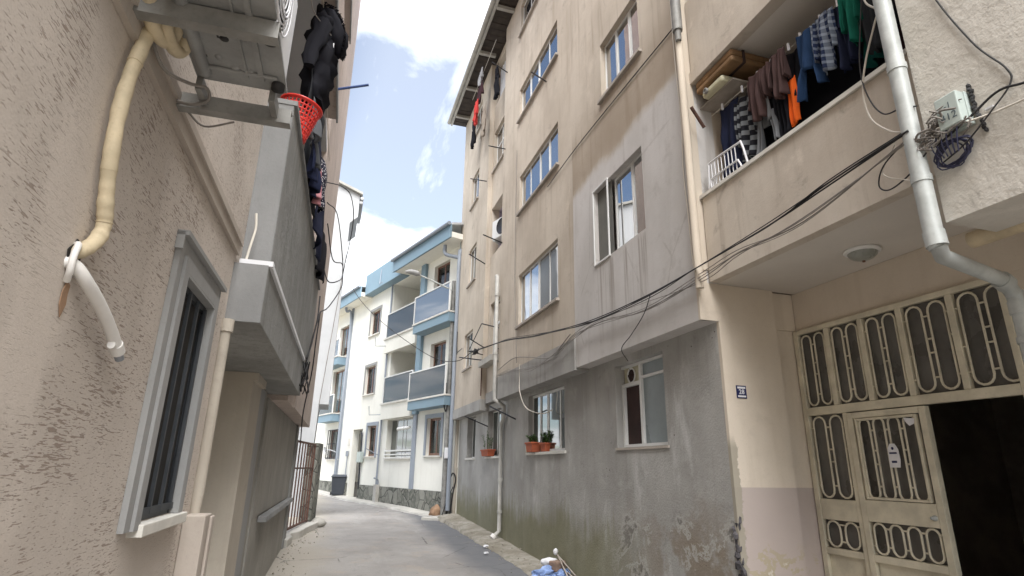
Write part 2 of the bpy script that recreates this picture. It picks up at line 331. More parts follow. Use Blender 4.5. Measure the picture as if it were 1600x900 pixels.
# ---------------------------------------------------------------- geometry helpers
class F:
    """facade frame: a along the wall, d outwards from it, z up"""
    def __init__(s, o, a, d): s.o, s.a, s.d = V(o), V(a).normalized(), V(d).normalized()
    def __call__(s, a, d, z): return s.o + s.a*a + s.d*d + V((0, 0, z))
W = F((0, 0, 0), (1, 0, 0), (0, 1, 0))
ROOT = {}
class MB:
    def __init__(s): s.v, s.f, s.sm = [], [], []
    def add(s, vs, fs, smooth=False):
        n = len(s.v); s.v += [V(p) for p in vs]
        for f in fs: s.f.append([i+n for i in f]); s.sm.append(smooth)
        return s
    def box(s, fr, a0, a1, d0, d1, z0, z1):
        p = [fr(a, d, z) for z in (z0, z1) for d in (d0, d1) for a in (a0, a1)]
        return s.add(p, [(0, 1, 3, 2), (4, 6, 7, 5), (0, 4, 5, 1), (2, 3, 7, 6), (0, 2, 6, 4), (1, 5, 7, 3)])
    def prism(s, pts, off):
        """polygon (list of points) swept by vector off"""
        n = len(pts); off = V(off); a = [V(p) for p in pts]; b = [p+off for p in a]
        fs = [tuple(range(n))[::-1], tuple(range(n, 2*n))] + [(i, (i+1) % n, (i+1) % n+n, i+n) for i in range(n)]
        return s.add(a+b, fs)
    def tube(s, path, r, n=8, cap=True, closed=False):
        path = [V(p) for p in path]; m = len(path)
        if m < 2: return s
        rs = r if isinstance(r, (list, tuple)) else [r]*m
        up = None; rings = []
        for i, p in enumerate(path):
            if closed: t = path[(i+1) % m]-path[i-1]
            else: t = path[min(i+1, m-1)]-path[max(i-1, 0)]
            if t.length < 1e-9: t = V((0, 0, 1))
            t.normalize()
            if up is None:
                up = t.orthogonal().normalized()
            else:
                up = (up-t*up.dot(t))
                up = up.normalized() if up.length > 1e-6 else t.orthogonal().normalized()
            bt = t.cross(up)
            rings.append([p+(up*math.cos(2*PI*k/n)+bt*math.sin(2*PI*k/n))*rs[i] for k in range(n)])
        vs = [q for rg in rings for q in rg]; fs = []
        for i in range(m if closed else m-1):
            j = (i+1) % m
            for k in range(n):
                fs.append((i*n+k, i*n+(k+1) % n, j*n+(k+1) % n, j*n+k))
        s.add(vs, fs, True)
        if cap and not closed:
            s.add(rings[0], [tuple(range(n))[::-1]]); s.add(rings[-1], [tuple(range(n))])
        return s
    def lathe(s, c, axis, prof, n=20):
        """prof: list of (r, h) along axis from c"""
        c, ax = V(c), V(axis).normalized(); u = ax.orthogonal().normalized(); w = ax.cross(u)
        vs, fs = [], []
        for r, h in prof:
            vs += [c+ax*h+(u*math.cos(2*PI*k/n)+w*math.sin(2*PI*k/n))*max(r, 1e-4) for k in range(n)]
        for i in range(len(prof)-1):
            for k in range(n): fs.append((i*n+k, i*n+(k+1) % n, (i+1)*n+(k+1) % n, (i+1)*n+k))
        return s.add(vs, fs, True)
    def blob(s, c, r, seed=0, rough=.3, sub=2):
        bm = bmesh.new(); bmesh.ops.create_icosphere(bm, subdivisions=sub, radius=1)
        vs = []
        for v in bm.verts:
            k = 1+rough*noise.noise(v.co*1.7+V((seed*3.1, seed, 0)))
            vs.append(V(c)+V((v.co.x*r[0]*k, v.co.y*r[1]*k, v.co.z*r[2]*k)))
        fs = [tuple(v.index for v in f.verts) for f in bm.faces]; bm.free()
        return s.add(vs, fs, rough < .5)
    def wall(s, fr, a0, a1, z0, z1, th, holes=(), d=0., back=True):
        A = sorted({a0, a1, *[h[0] for h in holes], *[h[1] for h in holes]})
        Z = sorted({z0, z1, *[h[2] for h in holes], *[h[3] for h in holes]})
        inh = lambda a, z: any(h[0] < a < h[1] and h[2] < z < h[3] for h in holes)
        for i in range(len(A)-1):
            for j in range(len(Z)-1):
                if inh((A[i]+A[i+1])/2, (Z[j]+Z[j+1])/2): continue
                for dd in ((d, d-th) if back else (d,)):
                    s.add([fr(A[i], dd, Z[j]), fr(A[i+1], dd, Z[j]), fr(A[i+1], dd, Z[j+1]), fr(A[i], dd, Z[j+1])], [(0, 1, 2, 3)])
        for (p, q, lo, hi) in [(a0, a1, z0, z1)]+[tuple(h[:4]) for h in holes]:
            c = [(p, lo), (q, lo), (q, hi), (p, hi)]
            for k in range(4):
                x, y = c[k], c[(k+1) % 4]
                s.add([fr(x[0], d, x[1]), fr(y[0], d, y[1]), fr(y[0], d-th, y[1]), fr(x[0], d-th, x[1])], [(0, 1, 2, 3)])
        return s
    def cut(s):
        s.marks = getattr(s, 'marks', [(0, 0)]) + [(len(s.v), len(s.f))]; return s
    def pieces(s, name, mat, parent, bevel=0.):
        s.cut(); out = []
        for (v0, f0), (v1, f1) in zip(s.marks, s.marks[1:]):
            if f1 == f0: continue
            b = MB(); b.v = s.v[v0:v1]; b.f = [[i-v0 for i in f] for f in s.f[f0:f1]]; b.sm = s.sm[f0:f1]
            out.append(b.build(name, mat, parent, None, bevel))
        return out
    def build(s, name, mat, parent=None, loc=None, bevel=0.):
        r = parent
        while r is not None and r.parent is not None: r = r.parent
        o0 = ROOT[r] if r is not None else V(loc if loc is not None else (0, 0, 0))
        me = bpy.data.meshes.new(name)
        me.from_pydata([tuple(p-o0) for p in s.v], [], s.f); me.update()
        me.polygons.foreach_set('use_smooth', s.sm)
        bm = bmesh.new(); bm.from_mesh(me); bmesh.ops.recalc_face_normals(bm, faces=bm.faces); bm.to_mesh(me); bm.free()
        me.materials.append(M[mat] if isinstance(mat, str) else mat)
        o = bpy.data.objects.new(name, me); COL.objects.link(o)
        if parent is not None: o.parent = parent
        else: o.location = o0; ROOT[o] = o0
        if bevel:
            b = o.modifiers.new('bevel', 'BEVEL'); b.width = bevel; b.segments = 2; b.limit_method = 'ANGLE'; b.angle_limit = .6
        return o
def tag(o, label, cat, group=None):
    o['label'] = label; o['category'] = cat
    if group: o['group'] = group
    return o
def thing(name, label, cat, loc, group=None):
    o = bpy.data.objects.new(name, None); COL.objects.link(o); o.location = loc; o.empty_display_size = .2
    ROOT[o] = V(loc); return tag(o, label, cat, group)
def structure(o): o['kind'] = 'structure'; return o

def bez(pts, n=8):
    """Catmull-Rom through pts"""
    pts = [V(p) for p in pts]
    if len(pts) < 3: return pts
    P = [2*pts[0]-pts[1]]+pts+[2*pts[-1]-pts[-2]]; out = []
    for i in range(1, len(P)-2):
        for k in range(n):
            t = k/n; a, b, c, d = P[i-1], P[i], P[i+1], P[i+2]
            out.append(.5*((2*b)+(c-a)*t+(2*a-5*b+4*c-d)*t*t+(3*b-a-3*c+d)*t**3))
    return out+[pts[-1]]

def window(par, fr, a0, a1, z0, z1, d=-.12, cols=(0, .5, 1), rows=(0, 1), fw=.032, mf='upvc', mp='glass', sill='sill', sash=(), proud=.05, curtain=None, backdark=False, sash_fw=.024):
    """a window part: the frame mesh with pane and sill as sub-parts"""
    b = MB(); w, h = a1-a0, z1-z0
    for i, c in enumerate(cols):
        x = a0+w*c; lo = x if i == 0 else (x-fw if i == len(cols)-1 else x-fw/2)
        b.box(fr, lo, lo+fw, d-.022, d+.012, z0, z1)
    for i, r_ in enumerate(rows):
        y = z0+h*r_; lo = y if i == 0 else (y-fw if i == len(rows)-1 else y-fw/2)
        for j in range(len(cols)-1):
            l = a0+w*cols[j]+(fw if j == 0 else fw/2); r = a0+w*cols[j+1]-(fw if j == len(cols)-2 else fw/2)
            b.box(fr, l, r, d-.02, d+.011, lo, lo+fw)
    for (j, k) in sash:                      # an opening sash: a second, proud frame inside the cell
        l = a0+w*cols[j]+fw*.6; r = a0+w*cols[j+1]-fw*.6; lo = z0+h*rows[k]+fw*.6; hi = z0+h*rows[k+1]-fw*.6; q = sash_fw
        b.box(fr, l, l+q, d+.001, d+.018, lo, hi); b.box(fr, r-q, r, d+.001, d+.018, lo, hi)
        b.box(fr, l+q, r-q, d+.001, d+.017, lo, lo+q); b.box(fr, l+q, r-q, d+.001, d+.017, hi-q, hi)
    o = b.build('window', mf, par)
    MB().box(fr, a0+.01, a1-.01, d-.008, d+.004, z0+.01, z1-.01).build('pane', mp, o)
    if sill: MB().box(fr, a0-.05, a1+.05, d+.0125, proud, z0-.045, z0-.002).build('sill', sill, o)
    if curtain:
        c = MB(); n = 60
        vs = []
        for i in range(n+1):
            x = a0+.03+(w-.06)*i/n; dd = d-.07+.018*math.sin(i*1.3)+.01*math.sin(i*.53)
            vs += [fr(x, dd, z0+.02), fr(x, dd, z1-.02)]
        c.add(vs, [(2*i, 2*i+2, 2*i+3, 2*i+1) for i in range(n)], True)
        c.build('curtain', curtain, o)
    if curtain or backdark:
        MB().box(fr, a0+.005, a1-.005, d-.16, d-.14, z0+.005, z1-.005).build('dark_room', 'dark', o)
    return o

def stadium(fr, a0, a1, z0, z1, d, n=7):
    r = abs(a1-a0)/2; c = (a0+a1)/2; r = min(r, (z1-z0)/2)
    p = [(c+r*math.cos(t), z1-r+r*math.sin(t)) for t in [PI*i/n for i in range(n+1)]]
    p += [(c+r*math.cos(t), z0+r+r*math.sin(t)) for t in [PI+PI*i/n for i in range(n+1)]]
    return [fr(a, d, z) for a, z in p]

# ---------------------------------------------------------------- ground
def ground_z(x, y):
    T = [(-400, -1.), (-5, -.06), (6.5, .02), (9.4, .15), (11.7, .21), (16, .27), (19, .36), (23, .40), (26, .5), (40, 1.0), (400, 3.)]
    for (a, za), (b, zb) in zip(T, T[1:]):
        if y <= b: return za+(zb-za)*max(0, (y-a))/(b-a)
    return T[-1][1]
def sheet(xs, ys, dz=0., wob=0.):
    b = MB(); n = len(xs)
    for y in ys:
        for x in xs:
            b.v.append(V((x, y, ground_z(x, y)+dz+wob*noise.noise(V((x*1.3, y*1.3, 0))))))
    for j in range(len(ys)-1):
        for i in range(n-1):
            b.f.append([j*n+i, j*n+i+1, (j+1)*n+i+1, (j+1)*n+i]); b.sm.append(True)
    return b
ys = [-400, -60, -5, 0, 3, 6.5, 8, 9.4, 10.5, 11.7, 13, 14.5, 16, 17.5, 19, 21, 23, 24.5, 26, 30, 40, 100, 400]
g_ = sheet([-400, -60, -12, -4, 0, 4, 12, 60, 400], ys, -.03)
structure(g_.build('ground', 'paving'))
yr = [i*.4-6 for i in range(0, 116)]
structure(sheet([-4+i*.45 for i in range(0, 18)], yr, 0, .018).build('road', 'road'))
# raised, crumbling concrete strip at the foot of the right-hand wall
b = MB(); N = 110
for i in range(N+1):
    y = 4.6+(16.2-4.6)*i/N
    xe = 3.02+.08*noise.noise(V((y*.9, 3, 0)))+.05*noise.noise(V((y*4, 8, 0)))
    h = .035+max(0, (y-10))*.018+.015*noise.noise(V((y*3, 1, 0)))
    gz = ground_z(3, y)
    for x, z in ((xe-.03, gz-.02), (xe, gz+h*.55), (xe+.14, gz+h*.8+.012*noise.noise(V((y*6, 4, 1)))), (3.25, gz+h+.012*noise.noise(V((y*7, 4, 9)))), (3.55, gz+h*1.15)):
        b.v.append(V((x, y, z)))
for i in range(N):
    for k in range(4): b.f.append([i*5+k, i*5+k+1, (i+1)*5+k+1, (i+1)*5+k]); b.sm.append(True)
structure(b.build('pavement', 'paving'))
b = MB(); P_ = [V((3.45, 16.05, 0)), V((2.75, 16.2, 0))]
b = MB(); N = 60
tW = V((-.309, .951, 0)); nW = V((.951, .309, 0)); P0 = V((3.3, 16.6, 0))
for i in range(N+1):
    s_ = -.6+14*i/N; base = P0+tW*s_
    for q, (off, h) in enumerate(((.48, -.03), (.45, .05), (-.05, .08))):
        p = base-nW*(off+.03*noise.noise(V((s_*1.5, q, 3)))); b.v.append(V((p.x, p.y, ground_z(p.x, p.y)+h)))
for i in range(N):
    for k in range(2): b.f.append([i*3+k, i*3+k+1, (i+1)*3+k+1, (i+1)*3+k]); b.sm.append(False)
structure(b.build('kerb', 'concrete'))

# ================================================================ tan apartment block (right)
R = F((3.28, 0, 0), (0, 1, 0), (-1, 0, 0))          # a = world Y, d = towards the street
XF = F((0, 4.53, 0), (1, 0, 0), (0, -1, 0))         # faces the camera: a = world X, d = towards -Y
tan = thing('apartment_building', 'tall tan rendered apartment block with peeling grey base, arched-grille entrance door and corner balcony', 'building', (3.9, 9, 0))
TOP = 12.42
LW = -.203
holesL = [(5.56, 6.72, 1.87, 2.89), (8.45, 10.2, 1.88, 2.89), (12.0, 13.1, 1.85, 2.85), (14.25, 15.15, 1.84, 2.85)]
MB().wall(R, 4.56, 16.25, -.5, 3.0, .24, holesL, LW).build('grey_base_wall', 'lower', tan)
hol1 = [(5.42, 6.76, 4.30, 5.40), (5.32, 6.42, 6.72, 7.68), (5.3, 6.4, 9.1, 10.1)]
MB().wall(R, 4.531, 7.52, 2.99, TOP, .36, hol1).build('patched_wall', 'sec1', tan)
h2 = [(8.2, 10.3, 4.22, 5.27), (8.15, 10.32, 6.63, 7.48), (8.15, 10.4, 8.90, 9.70), (8.15, 10.4, 11.2, 12.05)]
MB().wall(R, 7.522, 11.62, 3.42, TOP, .36, h2, -.012).build('tan_wall', 'tan', tan)
b = MB().wall(R, 7.50, 11.63, 2.955, 3.42, .38, (), .028)
b.build('grey_band', 'greyband', tan, bevel=.02)
h4 = [(14.15, 15.1, 4.09, 5.05), (14.1, 14.95, 6.42, 7.48), (14.1, 14.95, 8.80, 9.75), (14.0, 14.95, 11.1, 11.95)]
MB().wall(R, 13.05, 16.25, 3.10, TOP, .36, h4, -.012).build('tan_wall', 'tan', tan)
MB().wall(R, 13.03, 16.26, 2.87, 3.12, .38, (), .02).build('grey_band', 'greyband', tan, bevel=.02)
# recessed stair strip with two open loggias
h3 = [(11.95, 12.85, 3.98, 5.36), (11.66, 13.02, 6.62, 7.95), (11.9, 12.95, 9.0, 10.15), (11.66, 13.02, 11.0, 12.2)]
MB().wall(R, 11.62, 13.05, 3.25, TOP, .2, h3, -.13).build('recessed_wall', 'tan', tan)
MB().wall(R, 11.64, 13.03, 3.02, 3.25, .3, (), -.11).build('grey_band', 'greyband', tan)
for z0, z1 in ((6.62, 7.95), (11.0, 12.2)):
    b = MB().box(R, 11.66, 11.70, -1.0, -.331, z0, z1).box(R, 12.98, 13.02, -1.0, -.331, z0, z1).box(R, 11.66, 13.02, -1.04, -1.0, z0, z1)
    b.box(R, 11.701, 12.979, -.99, -.332, z1-.04, z1-.002).box(R, 11.701, 12.979, -.99, -.332, z0+.002, z0+.03)
    b.build('loggia', 'purple', tan)
b = MB()
vs = []
for i in range(49):
    y = 11.72+1.22*i/48; dd = -.25+.022*math.sin(i*1.05); vs += [R(y, dd, 11.25), R(y, dd, 12.17)]
b.add(vs, [(2*i, 2*i+2, 2*i+3, 2*i+1) for i in range(48)], True)
b.build('corrugated_screen', 'corr', tan)
# body closing the block at the back
MB().box(F((0, 0, 0), (1, 0, 0), (0, 1, 0)), 3.66, 9.5, 16.0, 16.24, -.4, TOP).build('end_wall', 'tan', tan)
MB().box(F((0, 0, 0), (1, 0, 0), (0, 1, 0)), 9.5, 9.7, 2.2, 16.24, -.4, TOP).build('rear_wall', 'tan', tan)
MB().box(F((0, 0, 0), (1, 0, 0), (0, 1, 0)), 4.62, 9.5, 4.57, 4.73, 3.4, TOP).build('cross_wall', 'tan', tan)
# eaves: soffit boards, fascia, rafters, roof
e0, e1 = 2.3, 16.35
EV = .44
b = MB()
for i in range(64):
    y = e0+(e1-e0)*i/64; b.box(R, y, y+(e1-e0)/64-.012, -.3, EV, TOP+.02+.004*(i % 3), TOP+.05)
roof = b.build('eave_boards', 'wood', tan)
MB().box(R, e0, e1, EV-.002, EV+.05, TOP-.03, TOP+.20).build('fascia', 'fascia', tan)
b = MB()
for y in (5.6, 7.4, 9.2, 10.9, 12.6, 14.2, 15.7): b.box(R, y, y+.09, -.01, EV-.003, TOP-.07, TOP+.018).cut()
b.pieces('rafter', 'fascia', tan)
b = MB().tube([R(e0, EV+.1, TOP+.1), R(e1+.05, EV+.1, TOP+.1)], .065, 10)
b.build('gutter', 'fascia', tan)
b = MB().add([R(e0, EV+.05, TOP+.21), R(e1, EV+.05, TOP+.21), R(e1, -3, TOP+1.6), R(e0, -3, TOP+1.6), R(e0, EV+.05, TOP+.12), R(e1, EV+.05, TOP+.12), R(e1, -3, TOP+1.5), R(e0, -3, TOP+1.5)],
    [(0, 1, 2, 3), (7, 6, 5, 4), (0, 4, 5, 1), (1, 5, 6, 2), (2, 6, 7, 3), (3, 7, 4, 0)])
b.box(R, e0, e1, -6.4, -2.9, TOP+1.4, TOP+1.55)
b.build('roof', 'tile', tan)
# windows, upper floors
c4 = (0, .25, .5, .75, 1)
for k, h in enumerate(h2):
    window(tan, R, *h, d=-.085, cols=c4, sash=((1, 0),) if k % 2 else ((2, 0),), proud=.045)
for h in h4: window(tan, R, *h, d=-.085, cols=(0, .55, 1), proud=.04)
window(tan, R, *hol1[1], d=-.09, cols=(0, .30, .68, 1), sash=((1, 0),), proud=.05)
window(tan, R, *hol1[2], d=-.14, cols=(0, .30, .68, 1), proud=.05)
window(tan, R, 11.95, 12.85, 3.98, 5.36, d=-.22, cols=(0, .33, .66, 1), rows=(0, .62, 1), sash=((1, 0),), sill=None)
MB().box(R, 11.86, 12.98, -.129, .10, 3.84, 3.97).build('window_ledge', 'concrete', tan)
window(tan, R, 11.9, 12.95, 9.0, 10.15, d=-.22, cols=(0, .5, 1), rows=(0, .6, 1), proud=-.08)
# first-floor window whose far sash stands open behind a white fly-screen frame
a0, a1, z0, z1 = hol1[0]
w = window(tan, R, a0, a1-.46, z0, z1, d=-.10, cols=(0, .42, 1), sash=((1, 0),), sill=None)
b = MB().box(R, a1-.45, a1-.42, -.35, -.34, z0, z1).box(R, a1-.46, a1-.005, -.355, -.345, z0+.003, z1-.003)
b.build('dark_room', 'hall', w)
b = MB()
for (p, q, lo, hi) in ((a1-.445, a1-.42, z0-.02, z1+.02), (a1+.005, a1+.025, z0-.02, z1+.02), (a1-.4199, a1+.0049, z0-.02, z0+.0), (a1-.4199, a1+.0049, z1+.0, z1+.02)):
    b.box(R, p, q, .003, .018, lo, hi)
sc_ = b.build('screen_frame', 'upvc', tan)
MB().box(R, a1-.44, a1-.003, -.06, -.055, z0+.003, z1-.003).build('screen', 'screenmesh', sc_)
# ground-floor windows
window(tan, R, *holesL[1], d=LW-.10, cols=(0, .22, .53, .76, 1), mp='glass_lo', fw=.045, sash=((2, 0),), sill='marble', proud=LW+.03)
window(tan, R, *holesL[2], d=LW-.14, cols=(0, .3, .62, 1), mp='glass_lo', sash=((1, 0),), sill='marble', proud=LW+.04)
window(tan, R, *holesL[3], d=LW-.16, cols=(0, .3, .65, 1), mp='glass_lo', sash=((1, 0),), sill='marble', proud=LW+.03)
# kitchen window with a fan let into the top light
a0, a1, z0, z1 = holesL[0]; dw = LW-.12; am = 6.25; zt = 2.62
b = MB()
for (p, q, lo, hi) in ((a0, a0+.02, z0, z1), (a1-.04, a1, z0, zt+.04), (am-.025, am+.025, z0, z1), (a0+.036, am-.026, z0, z0+.04), (am+.026, a1-.041, z0, z0+.04), (a0+.036, am-.026, zt+.06, zt+.09), (am+.026, a1-.041, zt, zt+.045), (a0+.036, am-.026, z1-.03, z1), (am+.026, a1, z1-.03, z1)):
    b.box(R, p, q, dw-.025, dw+.025, lo, hi)
kw = b.build('window', 'upvc', tan)
MB().box(R, a0+.01, am, dw-.02, dw-.008, z0+.01, z1-.01).build('frosted_pane', 'frost', kw)
MB().box(R, am+.001, a1-.01, dw-.03, dw-.018, z0+.01, zt+.02).build('maroon_pane', 'browncurt', kw)
MB().box(R, am+.001, a1-.03, dw-.02, dw-.006, zt+.03, z1-.01).build('fan_panel', 'oldplastic', kw)
b = MB().lathe(R(6.50, dw-.007, 2.755), (-1, 0, 0), [(.095, 0), (.105, .012), (.095, .02), (.08, .012), (.075, .003), (0, .003)], 24)
b.build('extractor_fan', 'upvc', kw)
b = MB().lathe(R(6.50, dw-.003, 2.755), (-1, 0, 0), [(.078, 0), (.078, .004), (.028, .006), (.024, .02), (0, .022)], 20)
for k in range(5):
    t = 2*PI*k/5; b.box(F(R(6.50, dw, 2.755), (0, math.cos(t), math.sin(t)), (-1, 0, 0)), .02, .072, .006, .012, -.016, .016)
b.build('fan_blade', 'browncurt', kw)
MB().box(R, a0-.03, a1+.03, dw+.026, LW+.015, z0-.03, z0-.002).build('sill', 'band', kw)

# corner pillar + entrance recess
MB().wall(XF, 3.279, 3.39, 2.99, 3.50, .03, (), .001).box(XF, 3.482, 4.15, -.04, .0, -.3, 2.992).box(XF, 3.39, 4.15, -.04, .001, 2.992, 3.368).box(XF, 4.15, 4.445, -.1, -.065, -.3, 3.368).box(XF, 4.15, 4.158, -.0645, -.003, -.3, 3.368).build('pillar', 'cream', tan)
MB().box(XF, 3.277, 3.42, -.03, .012, 3.50, TOP).build('corner_strip', 'cream', tan)
MB().box(XF, 4.165, 4.44, -.0645, -.05, 2.98, 3.367).build('lintel_end', 'cream', tan)
EN = F((4.446, 0, 0), (0, 1, 0), (-1, 0, 0))
MB().box(EN, 2.2, 4.585, -.12, .0, 2.975, 3.369).box(EN, 2.1995, 2.615, -.12, -.002, -.3, 2.974).box(EN, -6, 2.199, -.12, -.002, -.3, 3.199).build('entrance_wall', 'cream', tan)
# balcony over the entrance
BX = F((3.40, 0, 0), (0, 1, 0), (-1, 0, 0))
bal = MB().box(BX, 2.17, 4.50, -.10, 0, 3.37, 4.262).build('balcony', 'balc', tan)
MB().box(BX, 2.17, 4.517, -.13, .022, 4.264, 4.30).build('parapet_cap', 'marble', bal)
MB().box(BX, 2.17, 4.56, -1.30, -.101, 3.371, 3.50).build('balcony_floor', 'soffit', bal)
MB().box(BX, 2.17, 4.56, -1.34, -1.22, 3.51, 5.66).build('rear_wall', 'balc', bal)
MB().box(XF, 3.421, 4.66, -.05, -.008, 3.51, 5.66).build('side_wall', 'cream', bal)
bw = MB().box(BX, 2.75, 3.7, -1.215, -1.18, 4.4, 5.4).build('window', 'upvc', bal)
bal2 = MB().box(BX, 2.17, 4.50, -.10, -.002, 5.80, 6.75).build('balcony', 'balc', tan)
MB().box(BX, 2.17, 4.52, -.12, .012, 5.66, 5.798).build('slab_edge', 'balc', bal2)
MB().box(BX, 2.17, 4.56, -1.34, -.121, 5.67, 5.79).build('balcony_floor', 'soffit', bal2)
MB().box(BX, 2.17, 4.56, -1.34, -1.22, 5.8, 8.3).build('rear_wall', 'balc', bal2)
MB().box(BX, 2.17, 4.56, -1.34, .0, 8.3, 8.5).build('ceiling', 'soffit', bal2)
MB().box(BX, 2.17, 4.56, -1.34, -.0, 8.5, TOP).build('upper_wall', 'tan', tan)
# drainpipe at the section corner above, broken off at its foot
b = MB().tube([R(4.42, .06, 9), R(4.42, .06, 6.25)], .055, 12).tube([R(4.42, .06, 6.27), R(4.42, .06, 6.12)], [.04, .032], 10)
b.build('drainpipe', 'darkmetal', tan)
b = MB().tube([R(4.46, .03, 6.2), R(4.46, .028, 3.28)], .04, 12)
b.build('painted_pipe', 'cream', tan)
b = MB().tube(bez([R(4.56, .02, 8.9), R(4.58, .014, 6.2), R(4.56, .012, 5.2), R(4.59, .016, 4.6), R(4.57, .014, 4.1), R(4.55, .02, 3.6), R(4.50, .02, 3.34)]), .007, 6)
b.build('white_wire', 'cablew', tan)
# long cream drainpipe on the recessed strip
M['greypipe'] = plain('dull_grey_pipe', (.44, .43, .40), .6, 0, .14, 6.)
pth = [R(11.75, .04, 5.72), R(11.58, .075, 5.66), R(11.57, .075, 3.1), R(11.57, .075, 2.96), R(11.45, LW+.10, 2.82), R(11.55, LW+.07, 2.62), R(11.75, LW+.06, 2.5), R(11.75, LW+.06, .42), R(11.75, LW+.16, .33)]
b = MB().tube(pth, .042, 12)
for z in (5.2, 3.9): b.tube([R(11.57, .075, z), R(11.57, .075, z+.05)], .05, 12)
for z in (1.35, .75): b.tube([R(11.75, LW+.06, z), R(11.75, LW+.06, z+.05)], .052, 12)
dp = b.build('drainpipe', 'greypipe', tan)
MB().tube([R(11.75, LW+.15, .34), R(11.75, LW+.20, .29)], .062, 12).build('outlet', 'pvc', dp)
# clothes-drying arms
def pole(p, q, r=.014, m='iron'): MB().tube([V(p), V(q)], r, 8).build('drying_arm', m, tan)
for (wa, wz, ox, oy, oz) in ((13.1, 6.47, 2.8, 12.74, 6.55), (11.57, 6.46, 2.8, 11.38, 6.52), (13.2, 8.84, 2.85, 13.2, 8.84), (11.49, 8.83, 2.85, 11.35, 8.75), (12.92, 4.01, 2.8, 13.33, 4.12), (11.77, 4.54, 2.95, 11.85, 4.62), (13.03, 4.34, 2.8, 12.24, 4.34), (8.77, 8.75, 2.8, 8.16, 8.39), (11.47, 10.97, 2.8, 11.08, 10.86)):
    pole((3.32, wa, wz), (ox, oy, oz))
pole((3.5, 10.96, 2.52), (2.95, 11.0, 2.76)); pole((3.45, 12.97, 2.51), (2.85, 12.7, 2.69))
b = MB().tube([R(16.0, .0, 4.7), R(15.9, .03, 5.0), R(15.9, .03, 5.35)], .012, 6).tube([R(15.9, .03, 4.72), R(15.2, .03, 4.72)], .012, 6)
b.build('iron_bracket', 'iron', tan)
pole((2.95, 11.85, 4.62), (2.8, 12.3, 4.12), .01)
MB().box(R, 13.035, 13.049, -.012, .012, 3.2, 4.0).build('rust_streaked_pipe', 'rust', tan)
b = MB().tube([(3.43, 4.40, 5.05), (3.26, 4.36, 5.24)], .018, 8); b.build('drying_arm', 'rust', tan)
# broken masonry at the pillar's chipped corner
b = MB()
for i in range(26):
    z = .05+1.2*(i/26); w_ = .05*(1-abs(i-9)/22)
    b.blob((3.475+random.uniform(-.0, .03), 4.545+random.uniform(-.01, .05), z), (.016+w_*.25, .02+w_*.8, .045), i, .7, 1)
b.build('broken_corner', 'rubble', tan)

# entrance door: framed grille of paired ovals
fr = EN; D0, D1 = .004, .05
b = MB()
def bar(a0, a1, z0, z1, d1=D1): b.box(fr, a0, a1, D0, d1, z0, z1)
for (p, q) in ((4.525, 4.58), (2.62, 2.665)): bar(p, q, -.02, 2.97)
bar(2.666, 4.524, 2.925, 2.97, .049); bar(2.666, 4.524, 2.13, 2.205, .052)
for m in (4.18, 3.805, 3.43, 3.01): bar(m-.026, m+.026, 2.206, 2.924, .048)
bar(4.085, 4.13, -.02, 2.129); bar(4.131, 4.524, 1.21, 1.385, .046); bar(4.131, 4.524, .92, .975, .046); bar(4.131, 4.524, -.02, .92, .02)
door = b.build('entrance_door', 'gatepaint', tan, bevel=.004)
b = MB()
for (p, q, z0, z1) in ((4.02, 4.075, 0, 2.12), (3.35, 3.405, 0, 2.12), (3.406, 4.019, 2.07, 2.12), (3.406, 4.019, 1.23, 1.40), (3.406, 4.019, .92, .975), (3.406, 4.019, 0, .06)):
    b.box(fr, p, q, .01, .062, z0, z1)
b.box(fr, 3.41, 4.015, .015, .03, .061, .919)
for p, q, z0, z1 in ((3.43, 3.45, 1.405, 2.065), (3.975, 3.995, 1.405, 2.065), (3.451, 3.974, 1.405, 1.425), (3.451, 3.974, 2.045, 2.065)): b.box(fr, p, q, .035, .07, z0, z1)
b.build('door_leaf', 'gatepaint', door, bevel=.003)
def ovals(a0, a1, z0, z1, n, d, r=.0095, conn=True):
    w_ = (a0-a1)/n
    for k in range(n):
        c = a0-w_*(k+.5); hw = w_*.36
        b.tube(stadium(fr, c-hw, c+hw, z0, z1, d), r, 6, closed=True)
        if conn:
            zz = [(z0+z1)/2+(.08 if k % 2 else -.06)] if z1-z0 < .4 else [z0+.1, (z0+z1)/2+(.06 if k % 2 else -.05), z1-.1]
            for z in zz:
                b.tube([fr(c+hw, d, z), fr(c+w_*.5+(w_*.14 if k else 0), d, z)], r*.8, 5)
                b.tube([fr(c-hw, d, z), fr(c-w_*.5-(w_*.14 if k < n-1 else 0), d, z)], r*.8, 5)
b = MB()
for (p, q) in ((4.524, 4.206), (4.154, 3.831), (3.779, 3.456), (3.404, 3.036), (2.984, 2.60)): ovals(p, q, 2.225, 2.905, 2, .03)
b.v = b.v; b.build('transom_grille', 'gatepaint', door)
b = MB(); ovals(4.52, 4.135, 1.40, 2.115, 2, .03); ovals(4.52, 4.135, .985, 1.20, 2, .03); b.build('side_grille', 'gatepaint', door)
b = MB(); ovals(3.99, 3.435, 1.41, 2.06, 4, .05); ovals(4.015, 3.41, .985, 1.22, 4, .045); b.build('door_grille', 'gatepaint', door)
b = MB().box(fr, 2.667, 4.523, -.012, -.002, 2.206, 2.924).box(fr, 4.131, 4.523, -.012, -.002, 1.386, 2.129).box(fr, 3.406, 4.019, -.012, -.002, 1.41, 2.069).box(fr, 4.131, 4.523, -.012, -.002, .976, 1.209).box(fr, 3.406, 4.019, -.012, -.002, .976, 1.229)
b.build('pane', 'dirtyglass', door)
